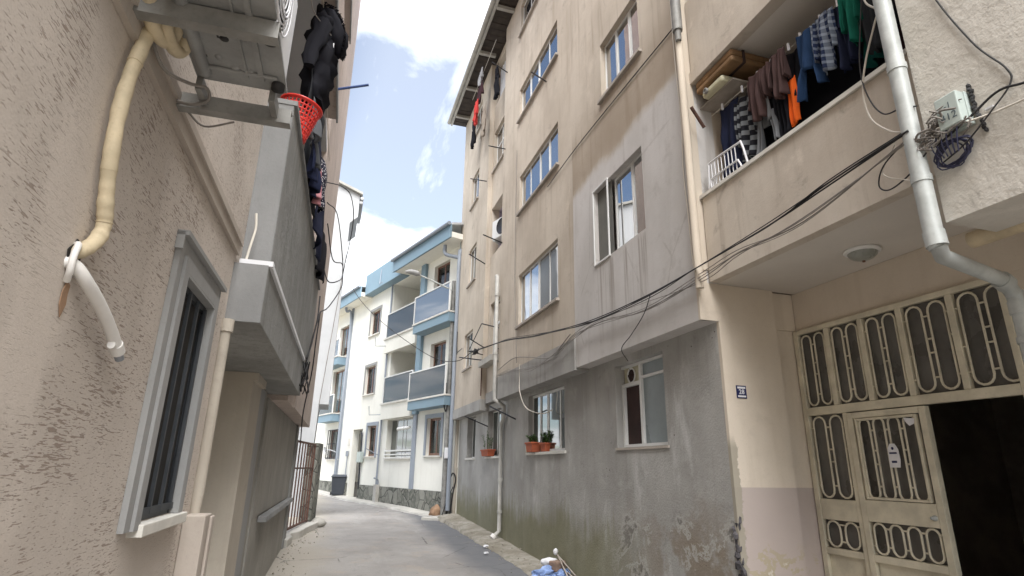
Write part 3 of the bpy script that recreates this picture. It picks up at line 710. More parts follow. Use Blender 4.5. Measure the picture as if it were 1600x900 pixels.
# torn sticker on the pane
st = MB(); P_ = [(3.72, 1.66), (3.63, 1.66), (3.62, 1.72), (3.625, 1.80), (3.65, 1.845), (3.69, 1.845), (3.715, 1.81)]
st.prism([fr(a, .071, z) for a, z in P_], (-.004, 0, 0)); st_ = st.build('sticker', 'paper', door)
def text_mesh(txt, size, fr_, a, d, z, mat, parent, name, flip=-1, th=.002, bold=0.):
    cu = bpy.data.curves.new(name, 'FONT'); cu.body = txt; cu.size = size; cu.align_x = 'CENTER'; cu.align_y = 'CENTER'; cu.extrude = th; cu.resolution_u = 2; cu.offset = bold
    o = bpy.data.objects.new('tmp', cu); COL.objects.link(o); bpy.context.view_layer.update()
    me = bpy.data.meshes.new_from_object(o.evaluated_get(bpy.context.evaluated_depsgraph_get()))
    bpy.data.objects.remove(o)
    b = MB(); b.add([fr_(a+flip*v.co.x, d+v.co.z, z+v.co.y) for v in me.vertices], [tuple(p.vertices) for p in me.polygons])
    bpy.data.meshes.remove(me)
    return b.build(name, mat, parent)
b = MB().box(fr, 3.64, 3.705, .0755, .077, 1.765, 1.778).box(fr, 3.650, 3.695, .0755, .077, 1.695, 1.712).lathe(fr(3.672, .0755, 1.808), (-1, 0, 0), [(.012, 0), (.012, .001), (0, .001)], 12)
b.build('printing', 'signblue', door)
b = MB(); b.prism([fr(a, .071, z) for a, z in ((3.53, 2.04), (3.44, 2.03), (3.45, 1.99), (3.49, 1.975), (3.52, 2.01))], (-.003, 0, 0)); b.build('sticker', 'paper', door)
b = MB().lathe(fr(3.43, .063, 1.30), (-1, 0, 0), [(.02, 0), (.02, .012), (.012, .014), (.012, .04), (0, .04)], 12); b.build('lock', 'galv', door)
MB().tube([fr(4.60, .01, 1.62), fr(4.62, .03, 1.64)], .015, 8).build('hinge', 'rust', door)
# entrance hall behind the open leaf
h_ = MB().box(EN, 1.9, 5.2, -3.6, -3.5, -.1, 3.2).box(EN, 1.8, 1.9, -3.5, -.121, -.1, 3.2).box(EN, 5.2, 5.3, -3.5, -.121, -.1, 3.2).box(EN, 1.9, 5.2, -3.5, -.121, 3.2, 3.3).box(EN, 1.9, 5.2, -3.5, -.121, -.12, -.02)
h_.box(EN, 2.3, 2.5, -3.49, -3.2, .3, 2.3).box(EN, 2.95, 3.05, -2.6, -1.9, .0, 1.0)
h_.build('entrance_hall', 'hall', tan)
# dome lamp on the soffit
lt = MB().lathe((4.05, 3.36, 3.369), (0, 0, -1), [(.135, 0), (.14, .012), (.128, .026), (.11, .026)], 28).build('porch_light', 'upvc', tan)
MB().lathe((4.05, 3.36, 3.345), (0, 0, -1), [(.112, 0), (.105, .02), (.08, .045), (.045, .06), (.015, .066), (0, .066)], 28).build('glass_dome', 'lampglass', lt)
MB().lathe((4.05, 3.36, 3.28), (0, 0, -1), [(.012, 0), (.012, .014), (0, .016)], 10).build('finial', 'brownframe', lt)

# house number plate
pl = thing('house_number_plate', 'small navy house number plate with a white 28 on the cream pillar', 'sign', (3.655, 4.528, 2.32))
MB().box(XF, 3.600, 3.712, .002, .008, 2.262, 2.382).build('plate', 'signblue', pl, bevel=.003)
MB().box(XF, 3.612, 3.700, .0081, .0093, 2.352, 2.370).box(XF, 3.612, 3.700, .0081, .0093, 2.273, 2.289).build('white_strip', 'signwhite', pl)
text_mesh('28', .062, XF, 3.656, .0082, 2.321, 'signwhite', pl, 'number', 1, .001, .001)

# ================================================================ neighbouring pale building (right edge)
NB = F((3.25, 0, 0), (0, 1, 0), (-1, 0, 0))
nb = thing('neighbouring_building', 'pale rough-rendered house overhanging at the right edge, carrying a grey drainpipe and cable box', 'building', (3.6, 0, 0))
MB().box(NB, -6, 2.14, -.40, 0, 2.985, 12.6).build('upper_wall', 'neigh', nb)
MB().box(NB, -6, 2.135, -6, -.401, 3.2, 12.5).build('upper_rooms', 'neigh', nb)
pth = bez([NB(2.17, .075, 9.5), NB(2.17, .075, 7), NB(2.17, .075, 4.5), NB(2.17, .075, 3.0), NB(2.165, .07, 2.86)], 4)
pp = MB().tube(pth, .05, 16).tube([NB(2.165, .07, 2.86), NB(2.2, .0, 2.80), NB(2.26, -.56, 2.74), NB(2.27, -.64, 2.66)], .044, 16).tube([NB(2.27, -.64, 2.68), NB(2.27, -.66, 2.6), NB(2.27, -.66, -.2)], .048, 16).build('drainpipe', 'galv', nb)
b = MB()
for p, q in ((NB(2.17, .075, 4.02), NB(2.17, .075, 4.06)), (NB(2.17, .075, 3.24), NB(2.17, .075, 3.28)), (NB(2.27, -.66, 2.36), NB(2.27, -.66, 2.40)), (NB(2.166, .072, 2.84), NB(2.17, .074, 2.93)), (NB(2.265, -.54, 2.744), NB(2.27, -.6, 2.72)), (NB(2.27, -.66, 2.54), NB(2.27, -.66, 2.62))): b.tube([p, q], .056, 16).cut()
b.pieces('pipe_collar', 'galv', pp)
MB().tube([NB(2.42, -.62, 3.07), NB(0.5, -.62, 3.07)], .055, 14).build('soil_pipe', 'pipecream', nb)

jb = thing('cable_junction_box', 'pale green-grey cable junction box with handwritten marks on rough wall', 'junction box', (3.19, 1.93, 3.48))
MB().box(NB, 1.865, 1.995, .004, .04, 3.465, 3.672).build('back_plate', 'jbox', jb, bevel=.004)
MB().box(NB, 1.868, 1.992, .041, .105, 3.470, 3.668).build('cover', 'jbox', jb, bevel=.006)
text_mesh('-1', .05, NB, 1.925, .1055, 3.600, 'ink', jb, 'handwriting', -1, .0006)
text_mesh('412', .062, NB, 1.93, .1055, 3.530, 'ink', jb, 'handwriting', -1, .0006)
b = MB()
for i in range(16):
    z = 3.40+.3*i/15; b.blob(NB(1.846+random.uniform(-.006, .006)-.05*max(0, .5-i/15), .012, z), (.014, .012, .015), i, .7, 1)
b.build('torn_gasket', 'cablek', jb)
MB().box(NB, 1.76, 1.80, .004, .02, 3.505, 3.515).build('clip', 'signwhite', jb)

def cable(name, label, pts, r, m, n=8, seg=6, sag=0, cat='cable', group=None):
    b = MB(); b.tube(bez(pts, n), r, seg); o = b.build(name, m, None, pts[0]); return tag(o, label, cat, group)
# ---- bundles along the right-hand facades
rnd = random.Random(3)
main = [(3.13, 2.15, 3.57), (3.17, 2.79, 3.55), (3.20, 3.44, 3.505), (3.2, 4.35, 3.455), (3.19, 5.22, 3.43), (3.18, 6.3, 3.46), (3.19, 7.3, 3.54), (3.17, 9.0, 3.77), (3.14, 10.4, 3.98), (3.05, 11.5, 4.07), (2.95, 12.5, 4.14)]
b = MB()
for k in range(4):
    off = [(rnd.uniform(-.014, .014), rnd.uniform(-.03, .03)) for _ in main]
    b.tube(bez([(p[0]+o[0], p[1], p[2]+o[1]*(.7 if k else .2)) for p, o in zip(main, off)], 8), .0065 if k < 2 else .0045, 6)
tag(b.build('cable_bundle', 'cablek', None, main[0]), 'thick black cable bundle strung taut along the right-hand facades from the junction box', 'cable')
low = [(3.14, 2.16, 3.54), (3.2, 3.1, 3.42), (3.22, 3.84, 3.40), (3.23, 4.4, 3.36), (3.24, 5.5, 3.36), (3.22, 6.6, 3.44), (3.2, 7.4, 3.40), (3.2, 8.3, 3.27), (3.2, 9.3, 3.25), (3.21, 10.5, 3.38), (3.22, 11.5, 3.45)]
b = MB()
for k in range(5):
    off = [(rnd.uniform(-.01, .01), rnd.uniform(-.05, .05)) for _ in low]
    b.tube(bez([(p[0]+o[0], p[1], p[2]+o[1]) for p, o in zip(low, off)], 8), .004, 5)
tag(b.build('cable_bundle', 'cableg', None, low[0]), 'loose grey-brown thin wires sagging below the thick black bundle', 'cable')
cable('street_cable', 'single black cable crossing the street from tan block to far left wall', [(2.95, 12.5, 4.14), (2.7, 13.2, 4.0), (2.2, 13.9, 4.2), (1.2, 15.0, 5.1), (.45, 16.0, 6.05), (-.05, 16.9, 7.1)], .009, 'cablek')
cable('drop_cable', 'short black cable dropping from the bundle over the grey kitchen window', [(3.19, 5.25, 3.44), (3.24, 5.5, 3.28), (3.265, 5.85, 3.12), (3.265, 6.1, 3.0), (3.45, 6.3, 2.90)], .005, 'cablek')
cable('drop_cable', 'off-white cable looping from grey band to the planter window', [(3.2, 9.9, 3.42), (3.22, 9.95, 3.2), (3.22, 9.9, 2.9), (3.3, 9.75, 2.62), (3.42, 9.3, 2.50), (3.46, 8.9, 2.53)], .009, 'cablew')
cable('facade_wire', 'thin dark wire slanting over the plaster patch up to the broken drainpipe', [(3.265, 8.6, 6.40), (3.265, 8.15, 6.43), (3.262, 7.15, 6.46), (3.265, 5.8, 6.45), (3.265, 4.42, 6.42)], .007, 'cablek')
cable('facade_wire', 'thin wire climbing from right edge past the junction box', [(3.22, 2.0, 5.2), (3.235, 1.93, 4.5), (3.235, 1.78, 3.95), (3.235, 1.66, 3.68), (3.235, 1.66, 3.58), (3.20, 1.75, 3.47), (3.19, 1.9, 3.36), (3.20, 2.06, 3.31)], .005, 'cablek')
cable('facade_wire', 'pale wire running right from the junction box to picture edge', [(3.15, 2.0, 3.50), (3.2, 1.8, 3.46), (3.22, 1.5, 3.44), (3.22, 1.0, 3.42)], .006, 'cablew')
cable('facade_wire', 'black wire running right from the junction box to picture edge', [(3.17, 2.05, 3.41), (3.2, 1.85, 3.50), (3.21, 1.7, 3.56), (3.21, 1.5, 3.52), (3.22, 1.0, 3.6)], .007, 'cablek')
cable('hanging_cable', 'white cable hanging down in front of the laundry balcony', [(3.22, 2.28, 5.0), (3.24, 2.33, 4.75), (3.24, 2.26, 4.6), (3.22, 2.28, 4.5), (3.26, 2.42, 4.32), (3.28, 2.50, 4.12), (3.28, 2.48, 3.9), (3.22, 2.33, 3.7), (3.17, 2.2, 3.6)], .0065, 'cablew')
cable('hanging_cable', 'dark cable hanging in a loop in front of the laundry balcony', [(3.25, 2.30, 5.0), (3.25, 2.40, 4.6), (3.27, 2.48, 4.3), (3.27, 2.46, 4.05), (3.24, 2.36, 3.85), (3.19, 2.2, 3.78), (3.17, 2.1, 3.72)], .005, 'cablek')
cable('hanging_cable', 'thin white wire looping under the balcony soffit by the drainpipe', [(3.2, 2.30, 3.58), (3.27, 2.46, 3.5), (3.25, 2.42, 3.42), (3.17, 2.25, 3.3), (3.15, 2.16, 3.22)], .004, 'cablew')
cable('hanging_cable', 'black wire loop hanging left of the drainpipe below the bundle', [(3.18, 2.2, 3.56), (3.23, 2.42, 3.50), (3.26, 2.5, 3.40), (3.24, 2.42, 3.33), (3.18, 2.24, 3.33), (3.16, 2.1, 3.40)], .005, 'cablek')
# coil of spare cable and tangle under the box
b = MB()
for k in range(9):
    cy, cz = 1.99+rnd.uniform(-.015, .015), 3.345+rnd.uniform(-.01, .012); ry, rz = .085+rnd.uniform(-.02, .03), .055+rnd.uniform(-.012, .025)
    tl = rnd.uniform(-.5, -.2); pts = []
    for j in range(22):
        t = 2*PI*j/22; y, z = ry*math.cos(t), rz*math.sin(t)
        pts.append((3.20+rnd.uniform(-.008, .008)-.02*math.sin(t), cy+y*math.cos(tl)-z*math.sin(tl), cz+y*math.sin(tl)+z*math.cos(tl)))
    b.tube(pts, .0042, 5, closed=True)
for k in range(6): b.tube(bez([(3.16, 2.06-k*.03, 3.47), (3.17, 2.07-k*.028, 3.40), (3.19, 2.05-k*.02, 3.33)], 5), .0042, 5)
tag(b.build('cable_coil', 'cableb', None, (3.2, 1.99, 3.3)), 'coil of blue-black spare cable hanging under the junction box', 'cable coil')
b = MB()
for k in range(26):
    p = V((3.16+rnd.uniform(-.03, .03), 2.05+rnd.uniform(-.06, .06), 3.52+rnd.uniform(-.05, .05))); pts = [p]
    for j in range(4):
        p = p+V((rnd.uniform(-.03, .03), rnd.uniform(-.09, .07), rnd.uniform(-.05, .05))); p.x = min(3.235, max(3.10, p.x)); pts.append(p)
    b.tube(bez(pts, 5), rnd.choice((.004, .005, .007)), 5)
tag(b.build('cable_tangle', 'cableg', None, (3.16, 2.05, 3.5)), 'tangled knot of grey wires beside drainpipe and junction box', 'cable tangle')
b = MB()
for k in range(7):
    pts = [(3.02+rnd.uniform(-.05, .05), 12.6+rnd.uniform(-.2, .2), 4.14+rnd.uniform(-.05, .05)) for _ in range(5)]
    b.tube(bez(pts, 5), .012, 5)
b.tube([(2.98, 12.4, 4.12), (2.9, 12.9, 4.2), (3.28, 12.95, 4.15)], .012, 6)
tag(b.build('cable_tangle', 'cablek', None, (3, 12.6, 4.1)), 'knot of black cable tied to drying arms on the tan block', 'cable tangle')
cable('facade_wire', 'dark wire slack along the grey band above the planter window', [(3.24, 7.6, 3.5), (3.23, 8.4, 3.30), (3.22, 9.4, 3.47), (3.24, 10.4, 3.62), (3.25, 11.5, 3.56)], .008, 'cableg')
cable('facade_wire', 'thin wire hanging down the tan wall beside the lower big window', [(3.26, 10.45, 8.2), (3.27, 10.5, 6.2), (3.265, 10.45, 5.0), (3.25, 10.3, 4.2), (3.24, 10.2, 3.5)], .006, 'cableg')

# ---------------------------------------------------------------- laundry
def garment(name, label, cat, p, q, L, kind, m, seed=0, group=None, thick=.011, lean=(0, 0), amp=.03):
    """cloth hung between points p and q, length L: two-layered folded panels"""
    r = random.Random(seed); p, q = V(p), V(q); ax = (q-p); wd = ax.length; ax.normalize()
    nm = ax.cross(V((0, 0, 1))).normalized()
    P = {'towel': [(0, 1, .02, .98, 0, 1)],
         'shirt': [(.2, .8, .22, .80, 0, 1), (-.02, .24, .02, .2, .03, .72), (.76, 1.02, .82, 1.0, .02, .68)],
         'hem': [(.2, .8, .16, .84, 0, .62), (.14, .36, -.02, .16, .5, 1.), (.64, .86, .84, 1.03, .5, .94)],
         'trousers': [(.08, .92, .04, .96, 0, .4), (.04, .49, .08, .44, .36, 1), (.51, .96, .58, .92, .36, .97)],
         'dress': [(.25, .75, .0, 1., 0, 1)]}[kind]
    b = MB()
    for (a0, a1, b0, b1, v0, v1) in P:
        nu, nv = 16, 18; ph, fq = r.uniform(0, 6), r.uniform(1.6, 3.2); sk = r.uniform(-.06, .06)
        lay = [[], []]
        for j in range(nv+1):
            t = j/nv; down = (v0+(v1-v0)*t)*L
            for i in range(nu+1):
                s = i/nu; u = (a0+(a1-a0)*s)*(1-t)+(b0+(b1-b0)*s)*t
                w = amp*(.3+t)*math.sin(fq*s*2*PI*.6+ph+t*1.1)+.02*noise.noise(V((u*3+seed, down*4, ph)))*(1+t)
                crv = .035*math.sin(PI*s)*(1-t)*.5
                jag = .018*math.sin(s*9+ph)*L if j == nv else 0
                c = p+ax*(u*wd+sk*t*wd*.4)+nm*(w+lean[0]*down)+V((0, 0, -down-crv-jag))
                th = thick*math.sqrt(max(.02, 1-(2*s-1)**2))*(.5+.6*min(1, 3*t))
                lay[0].append(c+nm*th); lay[1].append(c-nm*th)
        n = len(lay[0]); W_ = nu+1; fs = []
        for j in range(nv):
            for i in range(nu):
                k = j*W_+i; fs += [(k, k+1, k+W_+1, k+W_), (n+k+1, n+k, n+k+W_, n+k+W_+1)]
        for j in range(nv):
            for i in (0, nu):
                k = j*W_+i; fs.append((k, k+W_, n+k+W_, n+k))
        for i in range(nu):
            for j in (0, nv):
                k = j*W_+i; fs.append((k, k+1, n+k+1, n+k))
        b.add(lay[0]+lay[1], fs, True)
    o = b.build(name, m, None, (p+q)/2)
    return tag(o, label, cat, group)
GR = 'clothes drying on the balcony above the entrance'
FB = {k: fabric('cloth_'+k, *v) for k, v in dict(
    navy=((.016, .02, .045),), black=((.013, .013, .017),), stripe=((.015, .015, .02), (.17, .18, .19), 'stripe', 58.), brown=((.07, .042, .04),),
    grey=((.16, .165, .175),), blue=((.02, .045, .105),), orange=((.80, .13, .02),), plaid=((.02, .03, .07), (.30, .34, .40), 'check', 95.),
    green=((.008, .11, .075),), char=((.03, .032, .036),), maroon=((.05, .025, .03),), teal=((.008, .07, .06),), dgrey=((.11, .115, .125),),
    dots=((.02, .02, .035), (.6, .58, .6), 'dots', 60.), pink=((.52, .24, .27),), red=((.45, .05, .045),), khaki=((.28, .24, .2),), lightg=((.33, .33, .34),)).items()}
CX = 3.62
def hang(label, y0, y1, L, kind, m, name='shirt', cat='shirt', x=CX, z=None, seed=0, **k):
    zz = 5.27 if z is None else z
    return garment(name, label, cat, (x, y0, zz), (x, y1, zz-.0), L, kind, FB[m], seed, GR, **k)
hang('dark navy trousers hanging leftmost on the entrance balcony line', 4.36, 4.08, .80, 'towel', 'navy', 'trousers', 'trousers', seed=1)
hang('black jumper with grey stripes hanging second from the left', 4.12, 3.82, .74, 'shirt', 'stripe', 'jumper', 'jumper', seed=2, z=5.22)
hang('brown shirt hanging above the grey shirt near balcony left end', 3.86, 3.60, .50, 'shirt', 'brown', seed=3, x=3.55, z=5.27)
hang('mid-grey shirt hanging with loose hem above the white rack', 3.86, 3.58, .78, 'hem', 'grey', seed=4, x=3.60, z=5.20)
hang('black trousers hanging between grey shirt and brown hooded top', 3.64, 3.44, .82, 'trousers', 'black', 'trousers', 'trousers', seed=5)
hang('brown hooded top with pale zip hanging left of the orange vest', 3.56, 3.34, .48, 'shirt', 'brown', 'hooded_sweatshirt', 'sweatshirt', seed=6, x=3.54, z=5.28)
hang('bright orange vest hanging among black clothes', 3.44, 3.33, .46, 'towel', 'orange', 'vest', 'vest', seed=7, z=4.96, x=3.60, amp=.012)
hang('black long-sleeved top hanging above the orange vest', 3.50, 3.18, .52, 'shirt', 'black', 'top', 'top', seed=8, x=3.66)
hang('mid-blue denim shirt hanging right of the orange vest', 3.28, 3.02, .64, 'hem', 'blue', seed=9, x=3.57)
hang('blue and white plaid shirt hanging in the middle of line', 3.06, 2.84, .56, 'shirt', 'plaid', seed=10, x=3.56)
hang('navy long trousers hanging right of the plaid shirt', 2.90, 2.70, .62, 'trousers', 'navy', 'trousers', 'trousers', seed=11, x=3.60)
hang('bright green blouse hanging near the drainpipe', 2.76, 2.60, .50, 'shirt', 'green', 'blouse', 'blouse', seed=12, x=3.55)
hang('charcoal coat hanging right of the green blouse', 2.66, 2.44, .66, 'shirt', 'char', 'coat', 'coat', seed=13, x=3.60)
hang('dark teal skirt showing below the green blouse', 2.72, 2.54, .40, 'dress', 'teal', 'skirt', 'skirt', seed=14, x=3.66, z=4.98)
hang('black coat hanging rightmost at the top edge', 2.48, 2.26, .60, 'shirt', 'black', 'coat', 'coat', seed=15, x=3.58)
hang('maroon dress hanging behind the white cable by drainpipe', 2.56, 2.22, .95, 'dress', 'maroon', 'dress', 'dress', seed=16, x=3.72)
hang('dark blanket hanging behind the row of shirts', 4.1, 2.7, .95, 'towel', 'black', 'blanket', 'blanket', seed=17, x=3.86, z=5.22)
b = MB().tube(bez([(CX, 4.50, 5.30), (CX, 3.5, 5.27), (CX, 2.18, 5.30)]), .005, 5)
tag(b.build('clothes_line', 'cablew', None, (CX, 4.5, 5.3)), 'thin washing line stretched across the balcony over the entrance', 'clothes line')
pg = MB()
i = 0
for y in (4.28, 3.97, 3.74, 3.56, 3.34, 3.2, 2.98, 2.8, 2.68, 2.55):
    o = MB().box(F((CX-.03, y, 5.26), (0, 1, 0), (-1, 0, 0)), -.008, .008, -.006, .012, -.035, .04).build('clothes_peg', 'signwhite', None, (CX-.03, y, 5.26))
    tag(o, 'small white clothes peg gripping laundry on the balcony line', 'clothes peg', 'pegs on the balcony washing line')
# white folding rack, suitcase and old appliance on the balcony
rk = thing('drying_rack', 'white wire drying rack leaning on the balcony parapet', 'drying rack', (3.45, 4.1, 4.3))
b = MB(); RX = 3.44
b.tube(bez([(RX, 4.42, 4.32), (RX, 4.40, 4.58), (RX, 4.36, 4.62), (RX, 3.96, 4.60), (RX, 3.90, 4.57), (RX, 3.84, 4.31)], 6), .011, 8)
b.tube(bez([(RX-.02, 4.36, 4.32), (RX-.02, 4.36, 4.40), (RX-.02, 4.32, 4.42), (RX-.02, 3.98, 4.42), (RX-.02, 3.94, 4.40), (RX-.02, 3.90, 4.31)], 6), .009, 8)
b.build('frame', 'signwhite', rk)
b = MB()
for k in range(8): b.tube([(RX, 4.36-.052*k, 4.60), (RX-.015, 4.34-.052*k, 4.33)], .0055, 6)
b.build('wire', 'signwhite', rk)
sh = MB().box(XF, 3.50, 4.05, .0, .55, 5.37, 5.389).build('shelf', 'hall', bal)
su = thing('suitcase', 'brown leather suitcase stored flat on the balcony shelf', 'suitcase', (3.75, 4.2, 5.48))
MB().box(XF, 3.42, 4.1, .06, .66, 5.50, 5.565).build('lid', 'card', su, bevel=.02); MB().box(XF, 3.42, 4.1, .06, .66, 5.567, 5.64).build('body', 'card', su, bevel=.02)
MB().box(XF, 3.55, 3.58, .052, .668, 5.496, 5.644).cut().box(XF, 3.9, 3.93, .052, .668, 5.496, 5.644).pieces('strap', 'browncurt', su)
mc = thing('plastic_appliance', 'yellowed plastic appliance lying under the brown suitcase', 'appliance', (3.6, 4.2, 5.39))
MB().box(XF, 3.43, 3.62, .14, .48, 5.392, 5.47).build('body', 'oldplastic', mc, bevel=.025)
MB().lathe((3.424, 4.30, 5.43), (-1, 0, 0), [(.032, 0), (.032, .02), (.018, .024), (.018, .012), (0, .01)], 16).build('knob', 'darkmetal', mc)

# ================================================================ stucco house on the left
tL = V((.02, 1, 0)).normalized(); nL = V((1, -.02, 0)).normalized()
L = F(V((-.62, 3.45, 0))-tL*3.45, tL, nL)            # a = along the street, d = out from the near wall
stu = thing('stucco_house', 'beige grooved-stucco house close on the left with barred window and grey balcony', 'building', (-1.2, 4, 0))
wh = (2.475, 3.02, 1.39, 2.33)
MB().wall(L, -5, 3.43, -.4, 13, .3, [wh], 0).build('stucco_wall', 'stucco', stu)
MB().box(L, 3.432, 8.0, -.9, -.6, 2.36, 13).build('balcony_rear_wall', 'stuccoB', stu)
# stucco wall continues above the balcony slab up to its near end face
MB().box(L, 3.431, 3.60, -.3, -.001, 2.37, 13).build('stucco_return', 'stucco', stu)
b = MB().box(L, -5, 3.425, .001, .022, 2.745, 2.80).box(L, -5, 3.425, .001, .034, 2.80, 2.835); b.build('string_course', 'band', stu)
# window surround with stepped mouldings, dark bars, stone sill
a0, a1, z0, z1 = wh
b = MB()
for e, d in ((.115, .022), (.055, .034)):
    b.box(L, a0-e, a0, .001, d, z0-.02, z1+e); b.box(L, a1, a1+e, .001, d, z0-.02, z1+e); b.box(L, a0-.0, a1+.0, .001, d, z1, z1+e)
b.box(L, a0-.13, a0-.115, .001, .03, z1+.06, z1+.13).box(L, a0-.13, a1+.13, .001, .045, z1+.115, z1+.135)
sur = b.build('window_surround', 'trim', stu)
for (p, q, lo, hi) in ((a0+.0005, a0+.012, z0, z1), (a1-.012, a1-.0005, z0, z1), (a0+.0121, a1-.0121, z1-.012, z1-.0005)): MB().box(L, p, q, -.075, .0335, lo, hi).build('reveal', 'trim', stu)
wv = MB().box(L, a0+.0125, a0+.022, -.04, -.004, z0, z1-.0125).box(L, a1-.022, a1-.0125, -.04, -.004, z0, z1-.0125).box(L, a0+.031, a1-.031, -.04, -.004, z0, z0+.03).box(L, a0+.031, a1-.031, -.04, -.004, z1-.04, z1-.0125).build('window', 'navyiron', stu)
MB().box(L, a0+.013, a1-.013, -.030, -.022, z0+.01, z1-.013).build('pane', 'dark', wv)
for k in range(4):
    x = a0+.05+(a1-a0-.10)*k/3; MB().box(L, x-.008, x+.008, -.0035, .010, z0+.02, z1-.03).build('bar', 'navyiron', wv)
MB().box(L, a0+.014, a1-.014, -.0034, .009, z0+.02, z0+.045).build('cross_bar', 'navyiron', wv)
MB().box(L, a0-.005, a1+.09, -.06, .05, z0-.045, z0-.002).build('sill', 'marble', wv, bevel=.004)
# slab box under the balcony, parapet, cap
MB().box(L, 3.434, 7.1, -.59, .185, 2.36, 2.705).build('balcony_slab', 'greyrough', stu, bevel=.004)
MB().box(L, 3.4345, 3.452, -.002, .183, 2.362, 2.703) and None
MB().box(L, 3.426, 3.4335, .0, .184, 2.361, 2.704).build('slab_end_face', 'greyface', stu)
tq = V((.025, 1, 0)).normalized()
MB().prism([L(3.62, .045, 2.706), L(3.62, .165, 2.706), L(8.0, .185, 2.706), L(8.0, .065, 2.706)], (0, 0, 1.20)).build('balcony_parapet', 'greyrough', stu)
MB().prism([L(3.606, -.30, 2.707), L(3.606, .163, 2.707), L(3.619, .163, 2.707), L(3.619, -.30, 2.707)], (0, 0, 1.198)).build('parapet_end_face', 'greyface', stu)
MB().prism([L(3.60, .03, 3.907), L(3.60, .185, 3.907), L(8.02, .207, 3.907), L(8.02, .05, 3.907)], (0, 0, .035)).build('parapet_cap', 'greyface', stu)
# upper floor: soffit slab, parapet, next bay
MB().box(L, 3.60, 8.2, -.6, .06, 6.05, 6.16).build('upper_slab', 'palegrey', stu)
MB().box(L, 3.60, 7.1, .061, .20, 6.05, 7.0).build('upper_parapet', 'stuccoB', stu)
MB().box(L, 3.60, 7.12, .201, .225, 6.01, 6.11).build('drip_edge', 'trim', stu)
MB().box(L, 3.60, 8.28, -.6, .08, 8.3, 8.4).build('upper_slab', 'palegrey', stu)
MB().box(L, 3.60, 8.28, .081, .17, 8.3, 9.2).build('upper_parapet', 'stuccoB', stu)
MB().box(L, 3.60, 8.30, .171, .195, 8.26, 8.36).build('drip_edge', 'trim', stu)
MB().box(L, 8.02, 12.3, -3, .07, 2.31, 14.5).build('far_bay', 'stuccoB', stu)
MB().box(L, 7.11, 8.019, -.6, .06, 2.30, 2.72).build('bay_beam', 'stuccoB', stu)
# ground floor beyond the slab: pilaster, steel door jamb, garage wall with ledge
MB().box(L, 5.42, 6.0, -.95, -.09, -.2, 2.36).build('pilaster', 'jamb', stu)
MB().box(L, 5.415, 6.02, -.3, -.055, 2.29, 2.358).build('pilaster_cap', 'jamb', stu)
MB().box(L, 3.432, 5.42, -.9, -.6, -.3, 2.36).build('porch_rear_wall', 'jamb', stu)
b = MB().box(L, 6.03, 6.32, -.22, -.12, -.2, 2.358).cut().box(L, 6.35, 6.66, -.20, -.13, -.2, 2.34); b.pieces('door_jamb', 'trim', stu)
MB().box(L, 6.01, 6.9, -.32, -.23, -.2, 2.358).build('dark_gap', 'dark', stu)
MB().box(L, 6.67, 6.84, -.22, -.135, -.2, 2.355).build('rusty_post', 'garage', stu)
MB().box(L, 6.86, 11.9, -.4, -.12, -.3, 2.30).build('garage_wall', 'garage', stu)
MB().box(L, 6.86, 11.4, -.119, -.112, 1.06, 2.2).build('garage_panel', 'garage', stu)
MB().box(L, 11.5, 11.92, -.119, -.09, -.2, 2.298).build('garage_pilaster', 'greyrough', stu)
MB().prism([L(7.35, -.111, .985), L(7.35, -.02, .985), L(7.35, -.03, 1.035), L(7.35, -.111, 1.045)], (L.a*4.2)).build('ledge', 'greyface', stu)
# foot of the near wall: old pipe casing and a plastered box
b = MB().tube([L(3.405, .02, 2.33), L(3.41, .02, 1.46), L(3.41, .018, 1.30)], [.028, .03, .022], 10).tube([L(3.405, .022, 2.29), L(3.405, .022, 2.36)], .036, 10)
b.build('pipe_casing', 'jamb', stu, )
b = MB().box(L, 3.27, 3.42, .001, .10, -.2, 1.36).box(L, 3.36, 3.425, .1005, .115, -.2, 1.35); b.build('plastered_box', 'band', stu, bevel=.006)
# blue pole sticking out from the upper floor
MB().tube([L(6.4, .2, 6.03), (.02, 6.3, 6.12)], .016, 8).build('wash_pole', 'bluepole', stu)
b = MB().tube(bez([L(3.50, .06, 3.05), L(3.5, .07, 2.95), L(3.48, .06, 2.83), L(3.47, .05, 2.72)]), .008, 6)
b.build('thin_conduit', 'cablew', stu)

# air-conditioner on wall brackets
ac = thing('air_conditioner', 'white air-conditioner outdoor unit on two metal brackets seen from below', 'air conditioner', L(1.6, .2, 2.8))
ax0, ax1 = 1.16, 1.90
MB().box(L, ax0, ax1, .10, .375, 2.862, 3.24).build('casing', 'acwhite', ac, bevel=.015)
b = MB().box(L, ax0+.01, ax1-.008, .098, .385, 2.85, 2.861)
for y in (ax0+.1, ax0+.2, ax1-.09): b.tube([L(y, .14, 2.846), L(y, .36, 2.846)], .008, 6)
b.tube([L(ax0+.05, .13, 2.85), L(ax1-.05, .13, 2.85)], .022, 10).box(L, ax0+.06, ax1-.06, .30, .318, 2.842, 2.851).box(L, ax0+.06, ax1-.06, .26, .268, 2.843, 2.851)
r9 = random.Random(5)
for k in range(14): b.lathe(L(ax0+.16+r9.random()*.5, .16+r9.random()*.13, 2.851), (0, 0, -1), [(.012+r9.random()*.008, -.002), (.01, .005), (0, .006)], 10)
base = b.build('base_plate', 'greymetal', ac)
b = MB()
for y, d in ((ax0+.30, .15), (ax1-.14, .14), (ax0+.5, .22)): b.lathe(L(y, d, 2.8495), (0, 0, -1), [(.014, .0), (.014, .0005), (0, .0006)], 12).cut()
b.box(L, ax0+.45, ax0+.50, .2, .206, 2.8485, 2.8495).cut()
